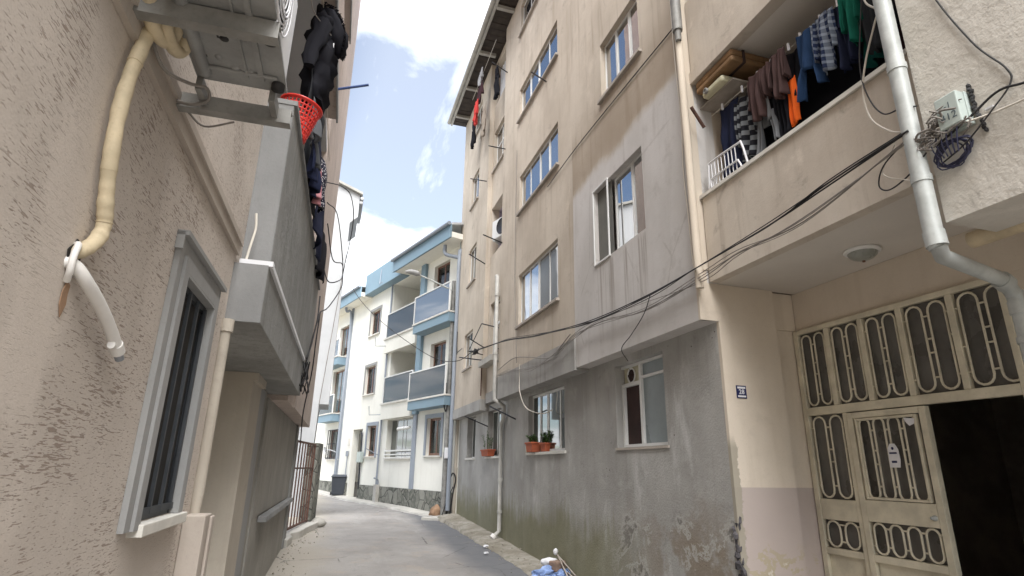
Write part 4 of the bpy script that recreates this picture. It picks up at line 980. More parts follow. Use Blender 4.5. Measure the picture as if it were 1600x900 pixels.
for y in (ax1-.05, ax0+.45): b.lathe(L(y, .36, 2.848), (0, 0, -1), [(.022, -.004), (.022, .018), (0, .019)], 12).cut()
b.pieces('drain_hole', 'cablek', ac)
b = MB()
for k in range(14):
    rr = .025+.0115*k; b.tube([L(1.53+rr*math.cos(2*PI*j/40), .388+.006*math.sin(k), 3.02+rr*math.sin(2*PI*j/40)) for j in range(40)], .003, 5, closed=True)
for k in range(8):
    t = 2*PI*k/8; b.tube([L(1.53, .386, 3.02), L(1.53+.178*math.cos(t), .386, 3.02+.178*math.sin(t))], .003, 5)
b.build('fan_grille', 'signwhite', ac)
MB().lathe(L(1.53, .376, 3.02), nL, [(.165, .0), (.165, .002), (0, .003)], 32).build('fan_opening', 'dark', ac)
b = MB()
for y, zt in ((1.545, 2.838), (2.0, 2.838)):
    b.box(L, y-.019, y-.015, .005, .395, zt-.052, zt+.005).box(L, y-.0149, y+.021, .005, .395, zt+.001, zt+.006).box(L, y-.0149, y+.021, .005, .395, zt-.052, zt-.048).box(L, y-.03, y+.03, .001, .0049, zt-.07, zt+.02).cut()
b.pieces('wall_bracket', 'darkmetal', ac)
b = MB().box(L, 1.88, 1.99, .10, .12, 2.80, 2.848).cut().box(L, 1.88, 1.99, .33, .35, 2.80, 2.848); b.pieces('cross_rail', 'darkmetal', ac)
b = MB()
b.tube(bez([L(1.40, .10, 2.97), L(1.50, .06, 2.86), L(1.60, .05, 2.80), L(1.68, .07, 2.82), L(1.62, .11, 2.92)], 8), .021, 12).tube(bez([L(1.46, .12, 2.97), L(1.56, .08, 2.86), L(1.66, .075, 2.81), L(1.73, .09, 2.83), L(1.66, .13, 2.92)], 8), .021, 12)
b.build('refrigerant_hose', 'pipecream', ac)
b = MB().tube(bez([L(1.66, .03, 2.80), L(1.74, .05, 2.76), L(1.84, .09, 2.79), L(1.9, .13, 2.82), L(1.94, .13, 2.80), L(1.95, .08, 2.78), L(1.96, .03, 2.79)], 6), .006, 6).tube(bez([L(2.02, .05, 2.79), L(2.06, .10, 2.765), L(2.04, .2, 2.79)], 6), .004, 5)
b.build('wire', 'cableg', ac)
# insulated pipe run and drain hose
pts = [L(1.63, .03, 2.92), L(1.63, .03, 2.84), L(1.62, .03, 2.76), L(1.59, .03, 2.63), L(1.58, .03, 2.51), L(1.59, .03, 2.41), L(1.61, .03, 2.32), L(1.635, .03, 2.25), L(1.655, .03, 2.20), L(1.65, .026, 2.155), L(1.62, .018, 2.115), L(1.60, .0, 2.095), L(1.59, -.03, 2.085)]
b = MB(); pb = bez(pts, 10)
b.tube(pb, [.0190+.0008*math.sin(i*.37)+.0006*math.sin(i*1.1)+.0014*noise.noise(V((i*.21, 3, 1))) for i in range(len(pb))], 14)
for i in (9, 27, 58, 79): 
    if i+1 < len(pb): b.tube([pb[i], pb[i]+(pb[i+1]-pb[i])*.45], .0203, 14)
tag(b.build('insulated_pipe', 'pipecream', None, L(1.6, 0, 2.5)), 'thick taped cream pipe curving down the stucco wall to a hole', 'pipe')
dh = thing('drain_hose', 'white plastic drain hose with grey end hanging from the wall hole', 'hose', L(1.66, 0, 2.08))
pb = bez([L(1.58, -.03, 2.065), L(1.595, .01, 2.062), L(1.64, .03, 2.032), L(1.74, .035, 1.995), L(1.84, .037, 1.95), L(1.92, .037, 1.905)], 8)
MB().tube(pb, .0165, 14).build('hose', 'pvc', dh)
e = pb[-1]; dd = (pb[-1]-pb[-3]).normalized()
MB().tube([e-dd*.035, e-dd*.0], .0195, 14).tube([e-dd*.02, e-dd*.02+V((-.0, -.045, -.0))], .011, 8).build('hose_clip', 'pvc', dh)
MB().tube([e-dd*.002, e+dd*.03], .0125, 14).build('end_nozzle', 'greyplast', dh)
hl = MB()
hl.prism([L(1.605+.03*math.cos(t)*(1+.3*math.sin(3*t)), .0015, 2.075+.05*math.sin(t)*(1+.2*math.cos(4*t))) for t in [2*PI*i/18 for i in range(18)]], nL*.003)
tag(hl.build('wall_hole', 'dark', None, L(1.6, 0, 2.1)), 'ragged dark hole in the stucco where pipe and hose enter', 'hole')
b = MB().tube(bez([L(1.605, .0, 2.115), L(1.585, .015, 2.112), L(1.565, .02, 2.075), L(1.57, .018, 2.04), L(1.595, .006, 2.02)], 6), .008, 8)
tag(b.build('pipe_stub', 'pvc', None, L(1.6, .0, 2.1)), 'short bent off-white pipe stub looping out of the wall hole', 'pipe')
b = MB().prism([L(1.605+x*.8, .0018, 2.0+z*.8) for x, z in ((0, .03), (.025, .02), (.022, -.01), (.028, -.04), (.01, -.085), (-.012, -.05), (-.014, -.01))], nL*.002)
tag(b.build('foam_drip', 'rock', None, L(1.6, 0, 1.95)), 'brown drip of old mounting foam below the wall hole', 'foam')

# white electric duct on the slab edge, cables at the corner of the bay
b = MB().box(L, 3.45, 3.52, .02, .205, 2.7065, 2.738).prism([L(3.47, .186, 2.70), L(3.47, .204, 2.70), L(6.9, .204, 2.735), L(6.9, .186, 2.735)], (0, 0, .03))
tag(b.build('cable_duct', 'signwhite', None, L(3.5, .2, 2.7)), 'white plastic cable duct along the grey balcony slab edge', 'cable duct')
b = MB(); rr_ = random.Random(11)
for k in range(12):
    p = L(6.95+rr_.uniform(-.1, .1), .20+rr_.uniform(-.01, .04), 2.72); pts = [p]
    for j in range(5):
        p = p+V((rr_.uniform(-.025, .03), rr_.uniform(-.12, .14), -rr_.uniform(.02, .13) if j < 3 else rr_.uniform(-.08, .1))); pts.append(p)
    b.tube(bez(pts, 6), .007, 5)
tag(b.build('cable_tangle', 'cablek', None, L(7, .2, 2.6)), 'tangle of black cables hanging off the left balcony corner', 'cable tangle')
b = MB()
A = L(8.1, .24, 3.62)
for pts in ([A, L(9.2, .30, 4.0), L(10.5, .42, 4.72), (-.07, 12.0, 5.45)], [L(8.0, .2, 4.9), L(9.0, .28, 4.72), L(10, .40, 5.0), (-.07, 12.0, 5.45)], [L(8.1, .2, 4.3), L(8.8, .27, 4.28), L(10, .40, 4.7), (-.07, 12.0, 5.45)],
            [(-.07, 12.0, 5.45), L(10.6, .50, 6.0), L(9.8, .44, 6.2), L(9.0, .30, 6.0), L(8.1, .1, 5.6)], [(-.07, 12.0, 5.45), L(10.5, .38, 5.3), L(9.5, .25, 5.7), L(8.6, .12, 5.5)],
            [A, L(7.8, .22, 3.3), L(7.5, .21, 3.0), L(7.1, .2, 2.8)], [A, L(8.1, .23, 3.2), L(8.2, .22, 2.8), L(8.6, .15, 2.3), L(9.6, .1, 1.95)], [L(8.3, .2, 3.9), L(8.0, .22, 3.5), L(7.7, .2, 3.1), L(7.3, .19, 2.75)]):
    b.tube(bez(pts, 8), .009, 6)
tag(b.build('cable_loops', 'cablek', None, A), 'big loose loops of black cable strung beside the left bay', 'cable')

# laundry and basket on the left balcony
GL = 'clothes drying over the left balcony parapet'
ba = thing('laundry_basket', 'red perforated plastic laundry basket perched on the left balcony parapet', 'basket', L(4.2, .14, 3.94))
C0 = L(4.1, .10, 3.945); axb = (V((0, 0, 1))+nL*.16).normalized()
u = axb.orthogonal().normalized(); w_ = axb.cross(u)
def cir(r, h, t): return C0+axb*h+(u*math.cos(t)+w_*math.sin(t))*r
b = MB(); NB_ = 30
for k in range(NB_): t = 2*PI*k/NB_; b.tube([cir(.1, .0, t), cir(.142, .27, t)], .0065, 5)
for j in range(8):
    h = .02+.25*j/7; r_ = .1+.042*h/.27; b.tube([cir(r_, h, 2*PI*i/36) for i in range(36)], .0075, 6, closed=True)
b.lathe(C0, axb, [(0, .0), (.1, .0), (.1, .012), (0, .012)], 30)
b.lathe(C0, axb, [(.099, .0), (.11, .06), (.106, .06), (.095, .0)], 30)
b.build('basket_body', 'red', ba)
MB().lathe(C0, axb, [(.137, .265), (.158, .27), (.161, .283), (.145, .292), (.137, .28)], 36).build('rim', 'red', ba)
def lh(name, label, cat, a0, a1, d0, d1, z, ln, kind, m, seed, **k): garment(name, label, cat, L(a0, d0, z), L(a1, d1, z), ln, kind, FB[m], seed, GL, **k)
lh('shirt', 'mid-grey shirt hanging just below the red basket', 'shirt', 4.15, 4.75, .20, .24, 4.45, .42, 'hem', 'dgrey', 21)
lh('trousers', 'dark navy trousers hanging below the grey shirt on left', 'trousers', 4.5, 5.2, .21, .24, 4.45, .5, 'trousers', 'navy', 22)
lh('cardigan', 'black cardigan hanging beside the polka-dot top', 'cardigan', 4.8, 5.5, .19, .23, 4.55, .5, 'towel', 'black', 23)
lh('top', 'black and white polka-dot top among navy laundry on left', 'top', 5.3, 5.75, .24, .26, 4.52, .45, 'towel', 'dots', 24)
lh('scarf', 'pink scarf hanging between black and dotted clothes', 'scarf', 5.15, 5.45, .22, .24, 4.36, .35, 'towel', 'pink', 25)
lh('skirt', 'long navy skirt hanging lowest and farthest on left balcony', 'skirt', 5.7, 6.8, .22, .24, 4.45, .55, 'dress', 'navy', 26)
lh('towel', 'black towel hanging farthest along the left parapet', 'towel', 6.9, 7.5, .22, .24, 4.4, .55, 'towel', 'black', 27)
lh('towel', 'dark charcoal blanket hanging behind the black hooded jacket', 'blanket', 4.7, 5.8, .10, .16, 5.2, 1.2, 'towel', 'char', 28)
MB_ = MB().tube([L(3.7, .10, 5.88), L(7.9, .12, 5.85)], .005, 5)
tag(MB_.build('clothes_line', 'cablew', None, L(3.7, .16, 5.35)), 'washing line above the left balcony carrying the hooded jacket', 'clothes line')
# quilted hooded jacket
jk = thing('hooded_jacket', 'black quilted jacket with fur-trimmed hood hanging from the left balcony', 'jacket', L(4.9, .15, 5.3))
def bag(c, axes, prof, name, m, seed, wr=.05):
    """soft tube along c (list of centres) with elliptical sections prof [(ra, rd)]"""
    b = MB(); n = 20; rings = []
    for i, (p, (ra, rd)) in enumerate(zip(c, prof)):
        rings.append([p+(axes[0]*ra*math.cos(2*PI*k/n)+axes[1]*rd*math.sin(2*PI*k/n))*(1+wr*math.sin(k*3+i*1.7+seed)+.5*noise.noise(V((k*.55, i*.8, seed*5)))) for k in range(n)])
    vs = [q for r in rings for q in r]; m_ = len(rings)
    fs = [(i*n+k, i*n+(k+1) % n, (i+1)*n+(k+1) % n, (i+1)*n+k) for i in range(m_-1) for k in range(n)]
    b.add(vs, fs, True); b.add(rings[0], [tuple(range(n))]); b.add(rings[-1], [tuple(range(n))])
    o = b.build(name, m, jk); return o
ha, hd = tL, nL
zz = [5.80, 5.76, 5.66, 5.63, 5.52, 5.49, 5.37, 5.34, 5.22, 5.19, 5.07, 5.04, 4.92, 4.89, 4.80]
bag([L(4.98, .13, z) for z in zz], (ha, hd), [(.05, .04), (.17, .10), (.21, .13), (.20, .115), (.225, .14), (.21, .12), (.225, .14), (.21, .125), (.225, .145), (.21, .125), (.225, .14), (.21, .12), (.22, .13), (.21, .11), (.2, .08)], 'body', FB['black'], 1)
for s_, q in ((-1, .6), (1, 1.7)):
    bag([L(4.98+s_*(.17+.03*t), .12-.005*t+.02*math.sin(t), 5.72-.12*t) for t in range(7)], (ha, hd), [(.03, .03), (.065, .085), (.05, .075), (.056, .08), (.045, .062), (.05, .066), (.035, .045)], 'sleeve', FB['black'], q, .08)
hood_c = [L(4.98, .05, 5.97), L(4.98, .10, 5.90), L(4.98, .155, 5.80), L(4.98, .21, 5.69), L(4.98, .255, 5.58), L(4.98, .29, 5.48), L(4.98, .29, 5.42)]
bag(hood_c, (ha, (nL*.9+V((0, 0, .42))).normalized()), [(.03, .02), (.10, .06), (.15, .085), (.165, .10), (.16, .105), (.12, .085), (.04, .03)], 'hood', FB['black'], 3, .03)
rf = random.Random(4); furs = {-1: MB(), 1: MB()}
for k in range(520):
    t = rf.uniform(0, 1); i = min(5, int(t*6)); f_ = t*6-i
    c = hood_c[i].lerp(hood_c[i+1], f_); sd = rf.choice((-1, 1)); wdt = [.03, .11, .145, .15, .13, .1, .04]
    rw = wdt[i]*(1-f_)+wdt[i+1]*f_
    p = c+ha*sd*rw*rf.uniform(.5, 1)+nL*(.02+.07*math.sin(PI*min(1, t+.1)))+V((0, 0, rf.uniform(-.01, .03)))
    dr = (ha*sd*rf.uniform(.1, .9)+nL*rf.uniform(.5, 1.2)+V((0, 0, rf.uniform(-.7, .6)))).normalized()
    furs[sd].tube([p, p+dr*.018, p+dr*.032+V((0, 0, -.008))], [.0055, .004, .0008], 4, cap=False)
for q in furs.values(): q.build('fur_trim', FB['black'], jk)
MB().box(L, 4.86, 4.875, .24, .25, 5.42, 5.47).build('label', 'signwhite', jk)
MB().tube(bez([L(4.8, .22, 5.5), L(4.76, .16, 5.55), L(4.66, .06, 5.6), L(4.6, .02, 5.72), L(4.6, .0, 5.95)], 6), .005, 5).build('string', 'cableg', jk)

# ================================================================ iron yard gate, stone post, pad
g0, g1 = V((-.615, 12.25, 0)), V((-.265, 14.55, 0)); gd = (g1-g0).normalized(); GF = F(g0, gd, V((gd.y, -gd.x, 0))); gl = (g1-g0).length
ig = thing('iron_gate', 'rusty brown iron bar gate standing across the yard entrance on the left', 'gate', (g0.x, g0.y, .3))
MB().box(GF, 0, gl, -.018, .018, .40, .44).box(GF, 0, gl, -.018, .018, 2.03, 2.07).box(GF, 0, gl, -.016, .016, 1.52, 1.55).box(GF, 0, .04, -.02, .02, .36, 2.12).box(GF, gl-.04, gl, -.02, .02, .36, 2.07).build('frame', 'rust', ig)
for k in range(1, 8):
    x = gl*k/8; MB().box(GF, x-.011, x+.011, -.012, .012, .441, 2.03).build('bar', 'rust', ig)
MB().box(GF, .05, .12, .02, .05, .95, 1.05).build('lock', 'rust', ig)
sp_ = MB().box(F(V((g1.x+.06, g1.y+.25, 0)), gd, V((gd.y, -gd.x, 0))), -.2, .45, -.22, .05, .2, 2.1)
tag(sp_.build('stone_post', 'stone', None, (-.2, 14.8, .2), bevel=.02), 'rough stone gatepost at the far end of the iron gate', 'gatepost')
pad = MB()
pp_ = [(-.70, 11.75), (-.50, 11.6), (-.44, 12.1), (-.50, 12.5), (-.33, 12.9), (-.22, 13.6), (-.02, 14.5), (-.05, 15.0), (-.4, 15.1), (-.95, 12.4)]
pad.prism([V((x, y, ground_z(x, y)+.13)) for x, y in pp_], (0, 0, -.3))
tag(pad.build('gate_threshold', 'concrete', None, (-.5, 13, .3), bevel=.015), 'broken pale concrete pad under the iron gate', 'threshold')
rb = random.Random(2)
b = MB().blob((-.02, 14.75, ground_z(0, 14.7)+.09), (.16, .16, .11), 3, .45, 2)
tag(b.build('stone_block', 'concrete', None, (-.02, 14.75, .3)), 'lump of broken concrete lying by the gatepost', 'rubble')
b = MB().box(GF, -.6, gl+1.6, -2.4, -2.2, -.2, 1.5)
tag(b.build('yard_wall', 'stone', None, (-2, 13, 0)), 'low stone wall at the back of yard behind the iron gate', 'wall')

# ================================================================ pale grey house behind the gate
gh = thing('grey_house', 'tall pale grey house with sloping verge behind the left stucco house', 'building', (-2, 19, 0))
GF2 = F((0, 17, 0), (1, 0, 0), (0, -1, 0))
b = MB().prism([GF2(-6, 0, 3.22), GF2(-.085, 0, 3.22), GF2(-.06, 0, 8.75), GF2(.16, 0, 8.98), GF2(.16, 0, 9.72), GF2(-6, 0, 12.2)], (0, 1.7, 0))
b.build('upper_wall', 'palegrey', gh)
b = MB().prism([GF2(-6, -.001, -.2), GF2(-.40, -.001, -.2), GF2(-.34, -.001, 3.218), GF2(-6, -.001, 3.218)], (0, 1.69, 0)); b.build('ground_wall', 'palegrey', gh)
b = MB().prism([GF2(.24, .12, 9.70), GF2(.24, .12, 9.78), GF2(-6, .12, 12.3), GF2(-6, .12, 12.22)], (0, 1.9, 0)); b.build('roof', 'fascia', gh)
b = MB().box(F((0, 0, 0), (1, 0, 0), (0, 1, 0)), .165, .26, 16.95, 18.6, 9.42, 9.50).tube([V((.23, 16.9, 9.58)), V((.23, 18.6, 9.58))], .05, 8); b.build('gutter', 'palegrey', gh)

# satellite of wires on the corner
cable('facade_wire', 'pale wire hanging down the grey house side wall', [(-.1, 16.95, 7.0), (-.2, 16.94, 5.4), (-.3, 16.93, 3.8), (-.34, 16.93, 3.2)], .01, 'cableg')

# ================================================================ white and blue apartment building (end of street)
Wf = F(P0, tW, -nW)                                   # a = along its facade, d = towards the street
wb = thing('white_apartment_building', 'cream-white three-storey apartment building with blue-grey trim, glass balconies and stone plinth', 'building', (2.5, 20, 0))
WH = [(.5, 1.42, 1.93, 3.02), (.5, 1.5, 3.62, 5.35), (.5, 1.55, 6.05, 8.0),            # right column
      (2.42, 4.45, 1.86, 3.14), (2.42, 4.62, 3.72, 5.62), (2.42, 4.80, 6.10, 8.2),     # loggias
      (5.35, 6.2, 1.94, 3.02), (5.95, 6.95, 4.22, 5.30), (5.95, 6.92, 6.55, 7.55),     # middle windows
      (6.72, 7.7, .45, 2.95),                                                          # door recess
      (9.05, 10.5, 1.86, 3.04), (9.35, 10.9, 3.75, 5.6), (9.4, 10.6, 6.2, 7.55)]
MB().wall(Wf, -.55, 17, -.3, 8.4, .25, WH).build('white_wall', 'white_r', wb)
MB().box(Wf, -.55, 17, -7, -6.8, -.3, 8.4).cut().box(Wf, 16.8, 17, -6.8, -.251, -.3, 8.4).pieces('rear_wall', 'white_r', wb)
# plinth with its gaps at the door
MB().box(Wf, -.5, 6.62, .001, .045, -.3, .95).cut().box(Wf, 7.8, 16.5, .001, .045, -.3, .98).pieces('plinth', 'stone', wb)
MB().box(Wf, 6.62, 7.8, -.6, .10, -.3, .46).build('door_step', 'concrete', wb)
dr_ = MB().box(Wf, 6.72, 7.7, -.7, -.6, .46, 2.95).build('entrance_door', 'white_r', wb)
MB().box(Wf, 6.95, 7.5, -.599, -.57, .46, 2.5).build('door_leaf', 'aluframe', dr_)
# windows
brown = dict(mf='brownframe', mp='clearpane', curtain='curtain', sill='marble', fw=.07, cols=(0, .5, 1), proud=.07)
for h in (WH[0], WH[6], WH[7], WH[8]): window(wb, Wf, *h, d=-.12, **brown)
for h in (WH[1], WH[2]): window(wb, Wf, *h, d=-.14, **{**brown, 'sill': None})
for h in (WH[11], WH[12]): window(wb, Wf, *h, d=-.14, **{**brown, 'sill': None, 'mp': 'glass_lo', 'curtain': None})
w10 = window(wb, Wf, *WH[10], d=-.12, **{**brown, 'curtain': None, 'mp': 'glass_lo'})
b = MB()
a0, a1, z0, z1 = WH[10]
for k in range(7): x = a0+(a1-a0)*k/6; b.box(Wf, x-.012, x+.012, .06, .085, z0-.02, z1)
for z in (z0, (z0+z1)/2, z1-.03): b.box(Wf, a0, a1, .055, .059, z, z+.03)
for k in range(9): b.tube(bez([Wf(a0+.16*k, .07, z0+.02), Wf(a0+.16*k+.08, .2, z0+.1), Wf(a0+.16*k, .07, z0+.3)], 5), .008, 4)
b.build('window_grille', 'iron', w10)
# grey window surrounds on the ground floor, pale ones above
b = MB()
for (a0, a1, z0, z1) in (WH[0], WH[6]):
    b.box(Wf, a0-.12, a0-.001, .001, .03, z0-.05, z1+.12).box(Wf, a1+.001, a1+.12, .001, .03, z0-.05, z1+.12).box(Wf, a0-.0, a1+.0, .001, .03, z1, z1+.12).cut()
b.pieces('window_surround', 'slate', wb)
b = MB()
for (a0, a1, z0, z1) in (WH[7], WH[8]):
    b.box(Wf, a0-.10, a0-.001, .001, .025, z0-.05, z1+.10).box(Wf, a1+.001, a1+.10, .001, .025, z0-.05, z1+.10).box(Wf, a0, a1, .001, .025, z1, z1+.10).cut()
b.pieces('window_surround', 'trim', wb)
# loggias: deep rooms, slab edges, railings
for (a0, a1, z0, z1) in WH[4:6]:
    b = MB().box(Wf, a0-.2, a0, -1.7, -.251, z0-.1, z1).box(Wf, a1, a1+.2, -1.7, -.251, z0-.1, z1).box(Wf, a0, a1, -1.8, -1.7, z0-.1, z1).box(Wf, a0-.2, a1+.2, -1.7, -.251, z1+.001, z1+.1).box(Wf, a0-.2, a1+.2, -1.7, -.251, z0-.22, z0-.101)
    lg = b.build('loggia', 'white_r', wb)
    MB().box(Wf, a0+.3, a0+1.15, -1.699, -1.66, z0-.05, z0+1.75).build('balcony_door', 'brownframe', lg)
    MB().tube([Wf(a0+.25, -.5, z1-.16), Wf(a0+.75, -.3, z1-.16)], .05, 10).build('tube_lamp', 'upvc', lg)
    MB().box(Wf, a0-.04, a1+.14, .001, .16, z0-.56, z0-.06).build('slab_edge', 'white_r', lg)
    MB().box(Wf, a0-.04, a1+.2, .001, .20, z0-.058, z0+.0).build('rail_base', 'marble', lg)
    gb = z0+.03
    rl = MB().box(Wf, a0-.0, a1+.12, .10, .15, gb+.86, gb+.895).box(Wf, a1+.08, a1+.12, .105, .145, gb-.02, gb+.859).box(Wf, a0, a0+.03, .105, .145, gb-.02, gb+.859).build('railing', 'upvc', lg)
    MB().box(Wf, a0+.031, a1+.079, .118, .128, gb-.01, gb+.858).build('glass_panel', 'balglass', rl)
    ch = MB()
    for p in (a0+.9, a0+1.25): ch.box(Wf, p, p+.03, -.6, -.57, z0, z0+.75).box(Wf, p, p+.03, -.95, -.92, z0, z0+.42)
    ch.box(Wf, a0+.9, a0+1.28, -.95, -.57, z0+.40, z0+.44).box(Wf, a0+.9, a0+1.28, -.6, -.57, z0+.5, z0+.78)
    tag(ch.build('balcony_chair', 'bin', None, Wf(a0+1.1, -.7, z0)), 'dark plastic chair on the %s recessed glass balcony' % ('middle-floor' if z0 < 5 else 'top-floor'), 'chair')
# glazed ground-floor loggia with shutters and rails
a0, a1, z0, z1 = WH[3]
gl_ = window(wb, Wf, a0, a1, z0, z1, d=-.2, cols=(0, .2, .42, .55, .78, 1), mf='aluframe', mp='glass_lo', sill=None)
MB().box(Wf, a0, a1+.05, -.12, .06, z0-.03, z0-.001).build('sill', 'marble', gl_)
b = MB().box(Wf, a0, a1, .0, .04, z0+.22, z0+.27).box(Wf, a0, a1, .0, .04, z0+.10, z0+.14).box(Wf, a0, a1, .0, .035, z0+.01, z0+.04)
b.build('rail', 'upvc', gl_)
b = MB().tube([Wf(a0+.12, .05, z0+.95), Wf(a0+.85, .12, z0+.92)], .055, 10); b.build('tube_lamp', 'upvc', wb)
# projecting blue balconies on both ends
for (q0, q1, zz_, gz, zt) in ((-.35, 2.03, 3.28, 3.60, 4.45), (-.35, 2.03, 5.72, 6.05, 6.95), (9.25, 11.05, 3.35, 3.70, 4.45), (9.3, 11.05, 5.72, 6.10, 6.85)):
    bb = MB().box(Wf, q0, q1, .001, .42, zz_, gz-.06).build('balcony', 'blue', wb)
    MB().box(Wf, q0-.02, q1+.02, .001, .45, gz-.058, gz-.01).build('balcony_ledge', 'marble', bb)
    rl = MB().box(Wf, q0, q1, .38, .43, zt-.035, zt).box(Wf, q1-.035, q1, .385, .425, gz-.01, zt-.036).box(Wf, q0, q0+.035, .385, .425, gz-.01, zt-.051).box(Wf, q1-.05, q1, .002, .379, zt-.035, zt).build('railing', 'upvc', bb)
    MB().box(Wf, q0+.036, q1-.036, .40, .41, gz-.009, zt-.037).box(Wf, q1-.03, q1-.02, .01, .384, gz-.009, zt-.051).build('glass_panel', 'balglass' if zz_ < 5 else 'skyglass', rl)
b = MB().box(Wf, .9, 1.25, .1, .35, 3.60, 3.95); tag(b.build('crate', 'bin', None, Wf(1, .2, 3.6), bevel=.01), 'dark crate behind the middle-floor blue balcony glass', 'crate')
# coloured pilasters and downpipes
MB().box(Wf, 2.04, 2.36, .001, .10, 3.2, 8.25).cut().box(Wf, -.52, -.36, .001, .14, 3.2, 8.25).pieces('pilaster', 'blue', wb)
MB().box(Wf, 2.10, 2.34, .001, .05, .95, 3.199).cut().box(Wf, 9.0, 9.2, .001, .05, .98, 8.25).pieces('pilaster', 'slate', wb)
b = MB().tube(bez([Wf(9.1, .35, 8.2), Wf(9.1, .3, 8.0), Wf(9.05, .09, 7.7), Wf(9.05, .09, 4), Wf(9.05, .09, .6)], 4), .055, 8).cut().tube([Wf(4.86, .06, 8.2), Wf(4.86, .06, .9)], .035, 8).cut().tube(bez([Wf(.0, .48, 8.2), Wf(.0, .44, 7.9), Wf(-.42, .2, 7.7), Wf(-.44, .2, 7.4), Wf(-.44, .2, .5)], 4), .06, 8)
b.pieces('downpipe', 'slate', wb)
# eaves, raised blue parapet, roof
MB().box(Wf, -.6, 3.55, .001, .60, 8.25, 8.42).cut().box(Wf, 6.95, 17, .001, .5, 8.18, 8.34).pieces('eave_soffit', 'white_r', wb)
MB().box(Wf, -.62, 3.55, .601, .66, 8.22, 8.64).cut().box(Wf, 6.95, 17, .501, .55, 8.14, 8.56).cut().box(Wf, 3.5501, 6.949, -2.5, .35, 8.22, 9.06).pieces('fascia', 'blue', wb)
b = MB().tube([Wf(-.65, .72, 8.66), Wf(3.55, .72, 8.66)], .06, 8).cut().tube([Wf(6.95, .6, 8.58), Wf(17, .6, 8.58)], .055, 8); b.pieces('gutter', 'slate', wb)
b = MB().prism([Wf(-.6, .6, 8.65), Wf(-.6, .6, 8.72), Wf(-.6, -6.8, 10.6), Wf(-.6, -6.8, 10.5)], tW*4.14).cut().prism([Wf(6.96, .5, 8.57), Wf(6.96, .5, 8.64), Wf(6.96, -6.8, 9.3), Wf(6.96, -6.8, 9.2)], tW*10)
b.pieces('roof', 'palegrey', wb)
b = MB()
for k in range(4):
    b.tube([Wf(3.6+k*1.1, .3, 9.06), Wf(3.6+k*1.1, .3, 9.28)], .012, 6)
b.tube([Wf(3.6, .3, 9.28), Wf(6.9, .3, 9.28)], .014, 6).tube([Wf(3.6, .3, 9.17), Wf(6.9, .3, 9.17)], .01, 6); b.build('roof_rail', 'signwhite', wb)
b = MB()
for k in range(6): b.box(Wf, -.75+.02*k, -.50, -.3-.16*k, -.1-.16*k, 8.74+.10*k, 8.83+.10*k)
b.build('verge_tile', 'tile', wb)
# wall fittings
b = MB().tube(bez([Wf(6.5, .05, .8), Wf(6.55, .06, 1.8), Wf(6.58, .06, 2.7), Wf(6.7, .06, 2.78)], 5), .03, 8); b.build('black_conduit', 'iron', wb)
MB().box(Wf, 6.33, 6.68, .04, .16, 1.72, 2.1).build('meter_box', 'jbox', wb, bevel=.01)
b = MB().tube([Wf(7.98, .05, .9), Wf(7.98, .05, 2.1)], .018, 6).box(Wf, 7.92, 8.04, .03, .1, 1.95, 2.15); b.build('bell_conduit', 'slate', wb)
MB().box(Wf, 7.95, 8.06, .002, .05, 2.35, 2.62).build('doorbell_box', 'marble', wb)
b = MB().tube(bez([Wf(4.7, .06, .4), Wf(4.7, .07, 1.08), Wf(4.6, .2, 1.2), Wf(4.2, .42, 1.22)], 5), .03, 8); b.build('vent_pipe', 'slate', wb)
MB().box(Wf, 4.6, 4.85, .046, .16, -.1, 1.0).build('plinth_pier', 'concrete', wb)
b = MB()
for z in (3.35, 5.82): b.tube([Wf(4.75, .02, z), Wf(4.95, .5, z-.03), Wf(4.78, .6, z+.25)], .014, 6).cut()
b.tube([Wf(4.9, .02, 1.95), Wf(5.05, .5, 2.2)], .014, 6).cut(); b.tube([Wf(5.35, .36, 8.9), Wf(5.35, .40, 8.3), Wf(5.0, .42, 8.28)], .015, 6)
b.pieces('drying_arm', 'slate', wb)
MB().tube([Wf(9.2, .04, 2.1), Wf(9.3, .3, 2.2), Wf(9.6, .36, 2.2)], .02, 6).lathe(Wf(9.6, .45, 2.2), -nW, [(.14, 0), (.1, -.04), (0, -.06)], 14).build('satellite_dish', 'palegrey', wb)

# street lamp on its steel post
lp = thing('street_lamp', 'grey steel street-lamp post with outreaching lamp arm between tan and white buildings', 'street lamp', (3.15, 16.3, .27))
MB().tube([(3.17, 16.3, .2), (3.15, 16.3, 7.0)], [.075, .055], 12).build('post', 'darkmetal', lp)
MB().tube([(3.17, 16.3, .22), (3.17, 16.3, 2.0)], .082, 12).build('weathered_sleeve', 'darkmetal', lp)
MB().tube([(3.15, 16.3, 6.68), (2.6, 16.25, 6.88), (2.02, 16.2, 7.06)], [.028, .025, .022], 8).build('arm', 'galv', lp)
b = MB().tube(bez([(2.1, 16.2, 7.04), (1.98, 16.19, 7.08), (1.8, 16.17, 7.10), (1.66, 16.16, 7.08)], 5), [.03, .04, .06, .075, .085, .082, .08, .08, .078, .075, .07, .065, .058, .05, .04, .028], 12)
b.build('lamp_head', 'trim', lp)
MB().box(F((3.17, 16.3, 0), (1, 0, 0), (0, -1, 0)), -.07, .07, .081, .14, 1.83, 2.12).build('meter_box', 'signwhite', lp, bevel=.015)
b = MB().tube(bez([(3.22, 16.2, .3), (3.28, 16.15, .8), (3.25, 16.12, 1.2), (3.34, 16.1, 1.45), (3.42, 16.08, 1.3), (3.36, 16.1, .9), (3.30, 16.1, .3)], 6), .02, 6).tube(bez([(3.1, 16.2, .3), (3.2, 16.12, .7), (3.36, 16.1, 1.1)], 6), .012, 6)
tag(b.build('cable', 'cablek', None, (3.3, 16.1, .3)), 'thick black cable looping up the foot of the lamp post corner', 'cable')
